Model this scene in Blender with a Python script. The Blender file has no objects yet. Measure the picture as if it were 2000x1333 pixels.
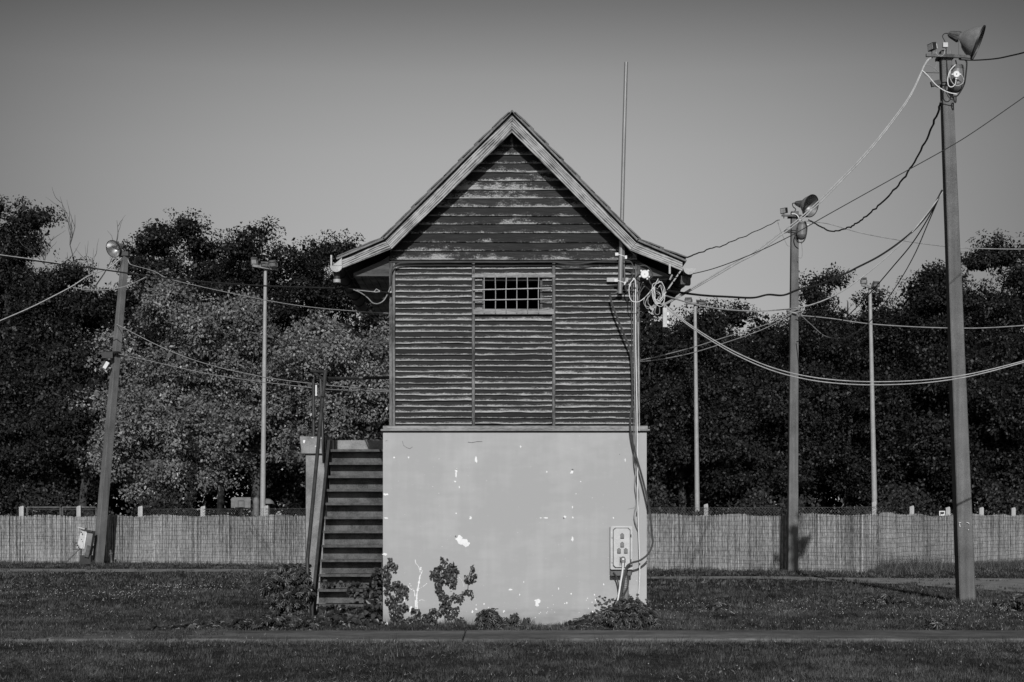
import bpy, math, random
import numpy as np
from mathutils import Vector, Matrix
R = math.radians
SC = bpy.context.scene
COL = SC.collection
random.seed(7); RNG = np.random.default_rng(7)

# ------------------------------------------------------------------ camera, sky, sun
F = 3058.0; CX = 985.0; CY = 1020.0; EYE = 1.45; CAMY = -22.0
SUN_EL = 28.0
cam_d = bpy.data.cameras.new('camera'); cam = bpy.data.objects.new('camera', cam_d); COL.objects.link(cam)
cam.location = (0, CAMY, EYE); cam.rotation_euler = (R(90), 0, 0)
cam_d.sensor_width = 36; cam_d.lens = 36 * F / 2000
cam_d.shift_x = (1000 - CX) / 2000; cam_d.shift_y = (CY - 666.5) / 2000
cam_d.clip_start = .1; cam_d.clip_end = 3000
SC.camera = cam
SC.view_settings.view_transform = 'Standard'; SC.view_settings.look = 'None'
SC.view_settings.exposure = 0; SC.view_settings.gamma = 1
w = bpy.data.worlds.new("World"); SC.world = w; w.use_nodes = True
nt = w.node_tree; nt.nodes.clear()
def N(t, typ, **kw):
    n = t.nodes.new(typ)
    for k, v in kw.items(): setattr(n, k, v)
    return n
wo = N(nt, 'ShaderNodeOutputWorld'); bg = N(nt, 'ShaderNodeBackground'); sky = N(nt, 'ShaderNodeTexSky')
sky.sky_type = 'NISHITA'; sky.sun_disc = False; sky.sun_elevation = R(SUN_EL); sky.sun_rotation = R(180)
sky.air_density = 1; sky.dust_density = .6; sky.ozone_density = 1
# black and white film behind a red filter: only the red part of the sky, darkening fast towards the zenith
sep = N(nt, 'ShaderNodeSeparateColor'); nt.links.new(sky.outputs[0], sep.inputs[0])
tc = N(nt, 'ShaderNodeTexCoord'); sx = N(nt, 'ShaderNodeSeparateXYZ'); nt.links.new(tc.outputs['Generated'], sx.inputs[0])
rp = N(nt, 'ShaderNodeValToRGB'); nt.links.new(sx.outputs[2], rp.inputs[0])
SKYR = [(0, .24), (.1, .31), (.15, .37), (.168, .395), (.187, .414), (.208, .437), (.229, .448), (.253, .435), (.2736, .411), (.294, .342), (.3136, .27), (.34, .21), (.4, .14), (.6, .10), (1, .08)]
cr = rp.color_ramp
while len(cr.elements) < len(SKYR): cr.elements.new(.5)
for e, (p, v) in zip(cr.elements, SKYR): e.position = p; e.color = (v, v, v, 1)
# lens vignette put into the sky colour: darker towards both sides
ab = N(nt, 'ShaderNodeMath', operation='MULTIPLY'); nt.links.new(sx.outputs[0], ab.inputs[0]); nt.links.new(sx.outputs[0], ab.inputs[1])
fa = N(nt, 'ShaderNodeMath', operation='MULTIPLY_ADD'); nt.links.new(ab.outputs[0], fa.inputs[0]); fa.inputs[1].default_value = -8.9; fa.inputs[2].default_value = 1.85
mx = N(nt, 'ShaderNodeMath', operation='MAXIMUM'); nt.links.new(fa.outputs[0], mx.inputs[0]); mx.inputs[1].default_value = .9
m1 = N(nt, 'ShaderNodeMath', operation='MULTIPLY'); nt.links.new(sep.outputs[0], m1.inputs[0]); nt.links.new(rp.outputs[0], m1.inputs[1])
m2 = N(nt, 'ShaderNodeMath', operation='MULTIPLY'); nt.links.new(m1.outputs[0], m2.inputs[0]); nt.links.new(mx.outputs[0], m2.inputs[1])
nt.links.new(m2.outputs[0], bg.inputs[0]); bg.inputs[1].default_value = .15
nt.links.new(bg.outputs[0], wo.inputs[0])
sd = bpy.data.lights.new('sun', 'SUN'); sd.energy = 3.0; sd.angle = R(.5); sd.color = (1, 1, 1)
sun = bpy.data.objects.new('sun', sd); COL.objects.link(sun); sun.location = (0, -30, 30)
AZ = R(1.0)   # shadows run almost straight away from the camera
sdir = Vector((math.sin(AZ) * math.cos(R(SUN_EL)), math.cos(AZ) * math.cos(R(SUN_EL)), -math.sin(R(SUN_EL))))
sun.rotation_euler = sdir.to_track_quat('-Z', 'Y').to_euler()

# ------------------------------------------------------------------ helpers
def P(px, py, d):            # a point of the place: seen at (px, py), d metres from the photographer
    return ((px - CX) / F * d, CAMY + d, EYE + (CY - py) / F * d)
def G(px, py):               # ground point seen at (px, py)
    return P(px, py, F * EYE / (py - CY))
ORIG = {}
def tag(o, label=None, cat=None, group=None, kind=None):
    if label: o['label'] = label
    if cat: o['category'] = cat
    if group: o['group'] = group
    if kind: o['kind'] = kind
    return o
def empty(name, loc, label, cat, group=None):
    o = bpy.data.objects.new(name, None); COL.objects.link(o); o.location = loc; o.empty_display_size = .2
    ORIG[o.name] = Vector(loc); return tag(o, label, cat, group)
def link(name, me, mats, parent):
    for m in (mats if isinstance(mats, (list, tuple)) else [mats]): me.materials.append(m)
    o = bpy.data.objects.new(name, me); COL.objects.link(o)
    if parent is not None: o.parent = parent
    return o
class MB:
    def __init__(s): s.v = []; s.f = []; s.m = []; s.uv = []; s.sm = []; s.haveuv = False
    def face(s, idx, mi=0, uv=None, smooth=False):
        s.f.append(tuple(idx)); s.m.append(mi); s.sm.append(smooth)
        if uv: s.haveuv = True
        s.uv.append(uv or [(0, 0)] * len(idx))
    def box(s, x0, x1, y0, y1, z0, z1, mi=0):
        b = len(s.v)
        s.v += [(x0,y0,z0),(x1,y0,z0),(x1,y1,z0),(x0,y1,z0),(x0,y0,z1),(x1,y0,z1),(x1,y1,z1),(x0,y1,z1)]
        for q in ((0,3,2,1),(4,5,6,7),(0,1,5,4),(1,2,6,5),(2,3,7,6),(3,0,4,7)): s.face([b+i for i in q], mi)
        return s
    def obox(s, p, q, wx, wy, up=(0,0,1), mi=0, w2=None):     # beam from p to q
        p = Vector(p); q = Vector(q); t = (q-p).normalized(); u = Vector(up)
        a = t.cross(u); a = a.normalized() if a.length > 1e-5 else Vector((1,0,0)); c = a.cross(t).normalized()
        b = len(s.v); k = w2 or 1
        for o, kk in ((p, 1), (q, k)):
            for i, j in ((-1,-1),(1,-1),(1,1),(-1,1)): s.v.append(tuple(o + a*(i*wx/2*kk) + c*(j*wy/2*kk)))
        for f in ((0,3,2,1),(4,5,6,7),(0,1,5,4),(1,2,6,5),(2,3,7,6),(3,0,4,7)): s.face([b+i for i in f], mi)
        return s
    def tube(s, pts, r, n=8, cap=True, mi=0):
        pts = [Vector(p) for p in pts]; k = len(pts); rs = r if isinstance(r, (list, tuple)) else [r]*k
        b = len(s.v); prev = None
        for i, p in enumerate(pts):
            t = (pts[min(i+1,k-1)] - pts[max(i-1,0)]).normalized()
            if prev is None:
                a = t.cross(Vector((0,0,1)));  a = a if a.length > .05 else t.cross(Vector((0,1,0)))
            else: a = prev - t*prev.dot(t)
            a.normalize(); prev = a; c = t.cross(a)
            for j in range(n):
                an = 2*math.pi*j/n; s.v.append(tuple(p + a*math.cos(an)*rs[i] + c*math.sin(an)*rs[i]))
        for i in range(k-1):
            for j in range(n):
                j2 = (j+1) % n; s.face([b+i*n+j, b+i*n+j2, b+(i+1)*n+j2, b+(i+1)*n+j], mi, smooth=True)
        if cap: s.face([b+j for j in range(n)][::-1], mi); s.face([b+(k-1)*n+j for j in range(n)], mi)
        return s
    def lathe(s, prof, o, axis, n=24, mi=0, cap=False):       # profile of (radius, distance along axis)
        o = Vector(o); ax = Vector(axis).normalized(); a = ax.cross(Vector((0,0,1)))
        a = a.normalized() if a.length > .05 else Vector((1,0,0)); c = ax.cross(a); b = len(s.v)
        for r, z in prof:
            for j in range(n):
                an = 2*math.pi*j/n; s.v.append(tuple(o + ax*z + a*math.cos(an)*r + c*math.sin(an)*r))
        for i in range(len(prof)-1):
            for j in range(n):
                j2 = (j+1) % n; s.face([b+i*n+j, b+(i+1)*n+j, b+(i+1)*n+j2, b+i*n+j2], mi, smooth=True)
        if cap: s.face([b+j for j in range(n)], mi); s.face([b+(len(prof)-1)*n+j for j in range(n)][::-1], mi)
        return s
    def prism(s, poly, y0, y1, mi=0):                         # (x,z) outline given thickness in y
        b = len(s.v); n = len(poly)
        s.v += [(x, y0, z) for x, z in poly] + [(x, y1, z) for x, z in poly]
        s.face([b+i for i in range(n)], mi); s.face([b+n+i for i in range(n)][::-1], mi)
        for i in range(n): j = (i+1) % n; s.face([b+j, b+i, b+n+i, b+n+j], mi)
        return s
    def build(s, name, mats, parent=None, bevel=0, sharp=40):
        v = np.array(s.v, dtype=np.float64)
        if parent is not None: off = ORIG[parent.name]
        else:
            lo = v.min(0); hi = v.max(0); off = Vector(((lo[0]+hi[0])/2, (lo[1]+hi[1])/2, lo[2]))
        me = bpy.data.meshes.new(name); me.from_pydata((v - np.array(off)).tolist(), [], s.f)
        me.polygons.foreach_set('material_index', s.m); me.polygons.foreach_set('use_smooth', s.sm)
        if s.haveuv:
            uvl = me.uv_layers.new(name='UVMap'); flat = [c for f in s.uv for q in f for c in q]; uvl.data.foreach_set('uv', flat)
        me.update()
        if any(s.sm): me.set_sharp_from_angle(angle=R(sharp))
        o = link(name, me, mats, parent)
        if parent is None: o.location = off
        ORIG[o.name] = Vector(off)
        if bevel:
            m = o.modifiers.new('bevel', 'BEVEL'); m.width = bevel; m.segments = 2; m.limit_method = 'ANGLE'
        return o
def spline(pts, seg=8):
    pts = [Vector(p) for p in pts]; out = []
    for i in range(len(pts)-1):
        p0 = pts[max(i-1,0)]; p1 = pts[i]; p2 = pts[i+1]; p3 = pts[min(i+2,len(pts)-1)]
        for k in range(seg):
            t = k/seg; out.append(.5*((2*p1)+(-p0+p2)*t+(2*p0-5*p1+4*p2-p3)*t*t+(-p0+3*p1-3*p2+p3)*t**3))
    out.append(pts[-1]); return out
def wire(name, pts, r, mat, label=None, cat='cable', parent=None, group=None, seg=8, two=None, wob=0):
    # pts: (px, py, depth or None); missing depths are filled in evenly between known ones
    ds = [p[2] if len(p) > 2 else None for p in pts]; kn = [i for i, d in enumerate(ds) if d is not None]
    for a, b in zip(kn, kn[1:]):
        for i in range(a+1, b): ds[i] = ds[a] + (ds[b]-ds[a])*(pts[i][0]-pts[a][0])/((pts[b][0]-pts[a][0]) or 1) if abs(pts[b][0]-pts[a][0])>40 else ds[a]+(ds[b]-ds[a])*(i-a)/(b-a)
    for i, d in enumerate(ds):
        if d is None: ds[i] = ds[i-1] if i else next(x for x in ds if x)
    q = [P(p[0], p[1], d) for p, d in zip(pts, ds)]
    sp = spline(q, seg)
    if wob: sp = [p + Vector((random.gauss(0,wob), 0, random.gauss(0,wob))) for p in sp]
    m = MB().tube(sp, r, 6)
    if two:
        n = len(sp)
        m.tube([p + Vector((0, 0, -two*math.sin(math.pi*min(1,max(0,(i/n)))) - .012)) for i, p in enumerate(sp)], r, 6)
    o = m.build(name, mat, parent)
    if parent is None: tag(o, label, cat, group)
    return o
def copy_tree(o, parent=None):
    c = o.copy(); COL.objects.link(c); c.parent = parent
    for ch in o.children: copy_tree(ch, c)
    return c

# ------------------------------------------------------------------ materials (all grey: the place is seen in black and white)
def newmat(name):
    m = bpy.data.materials.new(name); m.use_nodes = True; t = m.node_tree; b = t.nodes['Principled BSDF']; return m, t, b
def g(v): return (v, v, v, 1)
def mth(t, op, a, b=None, c=None, clamp=False):
    n = N(t, 'ShaderNodeMath', operation=op); n.use_clamp = clamp
    for i, x in enumerate((a, b, c)):
        if x is None: continue
        if isinstance(x, (int, float)): n.inputs[i].default_value = x
        else: t.links.new(x, n.inputs[i])
    return n.outputs[0]
def noise(t, vec, scale, detail=4, rough=.55, dist=0, w=None):
    n = N(t, 'ShaderNodeTexNoise'); n.inputs['Scale'].default_value = scale; n.inputs['Detail'].default_value = detail
    n.inputs['Roughness'].default_value = rough; n.inputs['Distortion'].default_value = dist
    t.links.new(vec, n.inputs['Vector']); return n.outputs[0]
def mapping(t, src, scale=(1,1,1), rot=(0,0,0)):
    n = N(t, 'ShaderNodeMapping'); n.inputs['Scale'].default_value = scale; n.inputs['Rotation'].default_value = rot
    t.links.new(src, n.inputs[0]); return n.outputs[0]
def ramp(t, fac, stops, interp='LINEAR'):
    n = N(t, 'ShaderNodeValToRGB'); c = n.color_ramp; c.interpolation = interp
    while len(c.elements) < len(stops): c.elements.new(.5)
    for e, (p, v) in zip(c.elements, stops): e.position = p; e.color = g(v)
    t.links.new(fac, n.inputs[0]); return n.outputs[0]
def bump(t, b, h, strength=.3, dist=.01):
    n = N(t, 'ShaderNodeBump'); n.inputs['Strength'].default_value = strength; n.inputs['Distance'].default_value = dist
    t.links.new(h, n.inputs['Height']); t.links.new(n.outputs[0], b.inputs['Normal'])
def plain(name, v, rough=.6, var=.25, scale=6, fine=60, metal=0, stretch=(1,1,1), bmp=.15, spec=.5):
    m, t, b = newmat(name); tcn = N(t, 'ShaderNodeTexCoord'); vec = mapping(t, tcn.outputs['Object'], stretch)
    a = noise(t, vec, scale, 5); f = noise(t, vec, fine, 3)
    mixv = mth(t, 'ADD', mth(t, 'MULTIPLY', a, .65), mth(t, 'MULTIPLY', f, .35))
    col = ramp(t, mixv, [(.39, v*(1-var)), (.5, v), (.61, v*(1+var))])
    t.links.new(col, b.inputs['Base Color']); b.inputs['Roughness'].default_value = rough; b.inputs['Metallic'].default_value = metal
    b.inputs['Specular IOR Level'].default_value = spec
    if bmp: bump(t, b, f, bmp, .004)
    return m
def smooth(t, x, lo, hi):
    n = N(t, 'ShaderNodeMapRange'); n.interpolation_type = 'SMOOTHSTEP'; t.links.new(x, n.inputs[0])
    n.inputs[1].default_value = lo; n.inputs[2].default_value = hi; return n.outputs[0]
def siding(name, edge, patchy, dark=.022, light=.42, lo=1.6, hi=2.0):
    m, t, b = newmat(name); uv = N(t, 'ShaderNodeUVMap'); s = N(t, 'ShaderNodeSeparateXYZ'); t.links.new(uv.outputs[0], s.inputs[0])
    h = mth(t, 'FRACT', s.outputs[1]); row = mth(t, 'FLOOR', s.outputs[1])
    def vec(a, bb, off=0):
        c = N(t, 'ShaderNodeCombineXYZ')
        t.links.new(mth(t, 'MULTIPLY', s.outputs[0], a), c.inputs[0]); t.links.new(mth(t, 'MULTIPLY', h, bb), c.inputs[1])
        t.links.new(mth(t, 'MULTIPLY_ADD', row, 7.31, off), c.inputs[2]); return c.outputs[0]
    broad = noise(t, vec(1.3, .5), 1, 3); mid = noise(t, vec(9, 3.0, 3), 1, 5, .65); fine = noise(t, vec(46, 12, 9), 1, 5, .8)
    grain = noise(t, vec(5, 26, 5), 1, 5, .65, .6); rowv = noise(t, vec(0, 0, 21), 1, 1)
    inv = mth(t, 'SUBTRACT', 1, h)
    e = mth(t, 'ADD', mth(t, 'MULTIPLY', mth(t, 'POWER', inv, 1.8), .75), mth(t, 'MULTIPLY', mth(t, 'POWER', inv, 14), .45))                                # weather bares the lower edge of each board first
    sc = mth(t, 'ADD', mth(t, 'MULTIPLY', e, edge), mth(t, 'MULTIPLY', broad, patchy))
    sc = mth(t, 'ADD', sc, mth(t, 'MULTIPLY', mid, .8)); sc = mth(t, 'ADD', sc, mth(t, 'MULTIPLY', fine, 1.15))
    sc = mth(t, 'ADD', sc, mth(t, 'MULTIPLY', grain, .28)); sc = mth(t, 'ADD', sc, mth(t, 'MULTIPLY', rowv, 1.35))
    mask = smooth(t, sc, lo, hi)
    dk = ramp(t, mth(t, 'ADD', mth(t, 'MULTIPLY', grain, .7), mth(t, 'MULTIPLY', rowv, .3)), [(.36, dark*.5), (.5, dark), (.62, dark*2.6)])
    lt = ramp(t, mth(t, 'ADD', mth(t, 'MULTIPLY', grain, .6), mth(t, 'MULTIPLY', fine, .4)), [(.3, light*.35), (.5, light*.8), (.7, light*1.15)])
    mixn = N(t, 'ShaderNodeMix', data_type='RGBA'); t.links.new(mask, mixn.inputs[0]); t.links.new(dk, mixn.inputs[6]); t.links.new(lt, mixn.inputs[7])
    t.links.new(mixn.outputs[2], b.inputs['Base Color']); b.inputs['Roughness'].default_value = .75; b.inputs['Specular IOR Level'].default_value = .25
    bump(t, b, mth(t, 'ADD', mask, grain), .35, .003); return m
def woodgrain(name, v, axis, var=.6):       # weathered board, grain along a local axis (angle in the xz plane)
    m, t, b = newmat(name); tcn = N(t, 'ShaderNodeTexCoord')
    vr = mapping(t, tcn.outputs['Object'], (1,1,1), (0, axis, 0)); vs = mapping(t, vr, (1.1, 6, 10))
    dis = noise(t, vr, 2.2, 2); wv = N(t, 'ShaderNodeTexWave'); wv.bands_direction = 'Z'; wv.inputs['Scale'].default_value = 1.1
    wv.inputs['Distortion'].default_value = 11; wv.inputs['Detail'].default_value = 4; wv.inputs['Detail Scale'].default_value = .7; t.links.new(vs, wv.inputs[0])
    n2 = noise(t, mapping(t, vr, (3.2, 14, 22)), 1, 5, .7, 1.2); n3 = noise(t, vr, 7, 4)
    x = mth(t, 'ADD', mth(t, 'MULTIPLY', wv.outputs[1], .2), mth(t, 'ADD', mth(t, 'MULTIPLY', n2, .45), mth(t, 'MULTIPLY', n3, .38)))
    col = ramp(t, x, [(.36, v*.10), (.45, v*.45), (.55, v*.9), (.66, v*1.25)])
    t.links.new(col, b.inputs['Base Color']); b.inputs['Roughness'].default_value = .8; b.inputs['Specular IOR Level'].default_value = .2
    bump(t, b, x, .3, .004); return m
def plaster(name, v):
    m, t, b = newmat(name); tcn = N(t, 'ShaderNodeTexCoord'); o = tcn.outputs['Object']
    a = noise(t, o, .9, 4); f = noise(t, o, 35, 4); s = noise(t, mapping(t, o, (9, 9, .7)), 1, 5); sp = noise(t, o, 55, 2, .4); low = noise(t, mapping(t, o, (1, 1, 3)), 2.5, 4)
    x = mth(t, 'ADD', mth(t, 'MULTIPLY', a, .5), mth(t, 'ADD', mth(t, 'MULTIPLY', s, .14), mth(t, 'MULTIPLY', low, .2)))
    col = ramp(t, x, [(.40, v*.88), (.5, v), (.6, v*1.08)])
    mixn = N(t, 'ShaderNodeMix', data_type='RGBA'); t.links.new(smooth(t, sp, .745, .77), mixn.inputs[0]); t.links.new(col, mixn.inputs[6]); mixn.inputs[7].default_value = g(.8)
    # splashed grime creeping up from the ground in an uneven band
    sz = N(t, 'ShaderNodeSeparateXYZ'); t.links.new(o, sz.inputs[0])
    gr = smooth(t, mth(t, 'ADD', sz.outputs[2], mth(t, 'MULTIPLY', low, .5)), .22, .52)
    dm = N(t, 'ShaderNodeMix', data_type='RGBA'); dm.blend_type = 'MULTIPLY'; dm.inputs[0].default_value = 1
    t.links.new(mixn.outputs[2], dm.inputs[6]); t.links.new(ramp(t, gr, [(0, .72), (1, 1)]), dm.inputs[7])
    t.links.new(dm.outputs[2], b.inputs['Base Color']); b.inputs['Roughness'].default_value = .85; b.inputs['Specular IOR Level'].default_value = .2
    bump(t, b, mth(t, 'ADD', mth(t, 'MULTIPLY', f, .4), a), .25, .012); return m
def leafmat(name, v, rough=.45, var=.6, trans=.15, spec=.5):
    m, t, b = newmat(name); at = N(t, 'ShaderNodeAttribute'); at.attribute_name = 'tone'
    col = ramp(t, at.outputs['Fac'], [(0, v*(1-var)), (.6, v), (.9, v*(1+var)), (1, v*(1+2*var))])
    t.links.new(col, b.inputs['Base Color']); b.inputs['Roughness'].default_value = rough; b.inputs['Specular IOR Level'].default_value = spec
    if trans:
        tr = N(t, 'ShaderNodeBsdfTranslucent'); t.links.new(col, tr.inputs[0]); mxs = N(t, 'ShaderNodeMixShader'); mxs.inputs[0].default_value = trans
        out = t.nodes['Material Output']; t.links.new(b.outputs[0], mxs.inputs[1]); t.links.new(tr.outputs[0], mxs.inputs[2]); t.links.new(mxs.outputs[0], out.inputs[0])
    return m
def concrete(name, v):
    m, t, b = newmat(name); tcn = N(t, 'ShaderNodeTexCoord'); o = tcn.outputs['Object']
    a = noise(t, o, 1.6, 5); f = noise(t, o, 70, 3, .7); s = noise(t, mapping(t, o, (14, 14, .5)), 1, 4)
    x = mth(t, 'ADD', mth(t, 'MULTIPLY', a, .35), mth(t, 'ADD', mth(t, 'MULTIPLY', s, .25), mth(t, 'MULTIPLY', f, .4)))
    col = ramp(t, x, [(.40, v*.62), (.48, v*.94), (.53, v*1.1), (.61, v*1.55)])
    t.links.new(col, b.inputs['Base Color']); b.inputs['Roughness'].default_value = .9; bump(t, b, f, .4, .005); b.inputs['Specular IOR Level'].default_value = .2; return m

def walkmat(name, v):
    m, t, b = newmat(name); tcn = N(t, 'ShaderNodeTexCoord'); o = tcn.outputs['Object']
    a = noise(t, mapping(t, o, (.7, 1.8, 1)), 1, 5, .65); f = noise(t, mapping(t, o, (7, 11, 30)), 1, 4, .7); c = noise(t, o, 1.1, 3)
    x = mth(t, 'ADD', mth(t, 'MULTIPLY', a, .45), mth(t, 'ADD', mth(t, 'MULTIPLY', f, .35), mth(t, 'MULTIPLY', c, .2)))
    t.links.new(ramp(t, x, [(.38, v*.45), (.47, v*.85), (.53, v*1.15), (.62, v*1.9)]), b.inputs['Base Color']); b.inputs['Roughness'].default_value = .9; b.inputs['Specular IOR Level'].default_value = .2
    bump(t, b, f, .5, .01); return m
M = dict(
 gable=siding('gable_boards', .45, 1.15, .021, .46, 2.57, 2.82), louvre=siding('panel_boards', .98, .60, .018, .54, 2.47, 2.92),
 base=plaster('rendered_wall', .48), chip=plain('bare_plaster', .88, .8, .08), scar=plain('old_filler', .12, .9),
 trim=plain('weathered_trim', .135, .8, .7, 9, 70, stretch=(1,1,.25)), trimh=plain('weathered_rail', .21, .8, .6, 9, 70, stretch=(.2,1,1)),
 sill=plain('sill_board', .23, .8, .55, 7, 60, stretch=(.25,1,1)),
 bargeL=woodgrain('barge_wood_a', .37, R(0)), tile=plain('roof_tile', .13, .85, .4, 5, 40), slab=plain('roof_batten', .17, .8, .4),
 soffit=plain('soffit_board', .30, .85, .5, 3, 30), eave=plain('eave_wood', .085, .85, .5, 4, 50, stretch=(.3,1,3)), fback=plain('fence_backing', .05, .9), inside=plain('dark_interior', .02, .95), darkw=plain('dark_board', .032, .8, .5, 6, 50),
 zinc=plain('zinc', .40, .45, .2, 9, 60, metal=.0), oldzinc=plain('old_zinc', .035, .6, .4),
 steel=plain('galvanised_pipe', .26, .4, .15, 12, 80, metal=.2, stretch=(1,1,.3)), rail=plain('painted_rail', .045, .5, .35),
 tread=plain('stair_paint', .055, .7, .5, 5, 60), riser=plain('stair_riser', .09, .75, .6, 4, 50), nose=plain('worn_nosing', .07, .7, .5, 14, 90),
 stringer=plain('stair_stringer', .036, .7, .4), rend2=plain('landing_render', .26, .85, .35, 4, 50),
 wirec=plain('tie_wire_metal', .10, .7), conc=concrete('pole_concrete', .145), postc=concrete('post_concrete', .42), walk=walkmat('walk_concrete', .115), mast=plain('mast_paint', .36, .45, .12),
 lampout=plain('lamp_enamel', .20, .4, .2), lampin=plain('lamp_mirror', .22, .5, .15, metal=.6, bmp=0), lampbr=plain('lamp_mirror_bright', .55, .38, .1, metal=.9, bmp=0), black=plain('black_metal', .02, .5, .3), rust=plain('rusty_bracket', .10, .8, .5),  # second mirror is a brighter copy: caught light put into its colour
 cab=plain('cabinet_paint', .55, .55, .12, 8, 70), cabd=plain('cabinet_side', .11, .6, .3), sock=plain('socket_grey', .20, .5, .15), white=plain('white_plastic', .80, .45, .06, bmp=0),
 wdark=plain('black_cable', .018, .6, .3, bmp=0), wlight=plain('pale_cable', .46, .5, .2, bmp=0), wmid=plain('grey_cable', .28, .55, .25, bmp=0), hose=plain('rubber_hose', .07, .45, .25, bmp=0),
 bark=plain('bark', .05, .9, .5, 5, 30, stretch=(1,1,.2)), barkp=plain('pale_bark', .07, .9, .4, 5, 30),
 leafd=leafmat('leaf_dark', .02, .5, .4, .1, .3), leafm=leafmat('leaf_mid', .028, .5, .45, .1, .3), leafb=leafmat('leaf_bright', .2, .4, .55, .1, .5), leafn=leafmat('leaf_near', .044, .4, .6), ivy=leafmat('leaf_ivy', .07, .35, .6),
 grass=leafmat('grass_blades', .098, .6, .85, .2, .2), straw=leafmat('dry_grass', .27, .7, .4, .2, .2), petal=leafmat('petals', .42, .7, .2, .2, .2),
 board=plain('backboard_paint', .18, .7, .2), tape=plain('clip_white', .7, .5, .1),
)
def angled(name, ang): 
    return woodgrain(name, .40, ang)
# ------------------------------------------------------------------ numpy meshes: leaves and blades
def npmesh(name, V, quads, tone, mats, parent=None, smooth=False):
    if parent is not None: off = np.array(ORIG[parent.name])
    else: lo = V.min(0); hi = V.max(0); off = np.array([(lo[0]+hi[0])/2, (lo[1]+hi[1])/2, lo[2]])
    me = bpy.data.meshes.new(name); n = len(quads); k = quads.shape[1]
    me.vertices.add(len(V)); me.vertices.foreach_set('co', (V-off).astype(np.float32).ravel())
    me.loops.add(n*k); me.loops.foreach_set('vertex_index', quads.astype(np.int32).ravel())
    me.polygons.add(n); me.polygons.foreach_set('loop_start', np.arange(0, n*k, k, dtype=np.int32))
    me.update(calc_edges=True)
    a = me.attributes.new('tone', 'FLOAT', 'FACE'); a.data.foreach_set('value', tone.astype(np.float32))
    o = link(name, me, mats, parent)
    if parent is None: o.location = off
    ORIG[o.name] = Vector(off); return o
def unit(a): return a / (np.linalg.norm(a, axis=1, keepdims=True) + 1e-9)
def leaves(C, T, Nn, L, W, fold=.25, tone=None, rich=False):
    # C base points, T length direction, Nn rough normal; returns verts, quads, tone
    T = unit(T); B = unit(np.cross(T, Nn)); Nn = np.cross(B, T); L = L[:, None]; W = W[:, None]; n = len(C)
    if tone is None: tone = RNG.random(n)
    if not rich:
        V = np.stack([C, C + T*L*.45 - B*W*.5 + Nn*W*fold, C + T*L, C + T*L*.45 + B*W*.5 + Nn*W*fold], 1).reshape(-1, 3)
        i = np.arange(n)[:, None]*4; q = np.concatenate([i, i+1, i+2, i+3], 1); return V, q, tone
    V = np.stack([C, C+T*L*.28-B*W*.5+Nn*W*fold, C+T*L*.68-B*W*.33+Nn*W*fold*.6-Nn*L*.04, C+T*L-Nn*L*.15,
                  C+T*L*.68+B*W*.33+Nn*W*fold*.6-Nn*L*.04, C+T*L*.28+B*W*.5+Nn*W*fold], 1).reshape(-1, 3)
    i = np.arange(n)[:, None]*6; q = np.concatenate([np.concatenate([i, i+1, i+2, i+3], 1), np.concatenate([i, i+3, i+4, i+5], 1)], 0)
    return V, q, np.concatenate([tone, tone])
def rdir(n): return unit(RNG.normal(size=(n, 3)))
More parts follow.
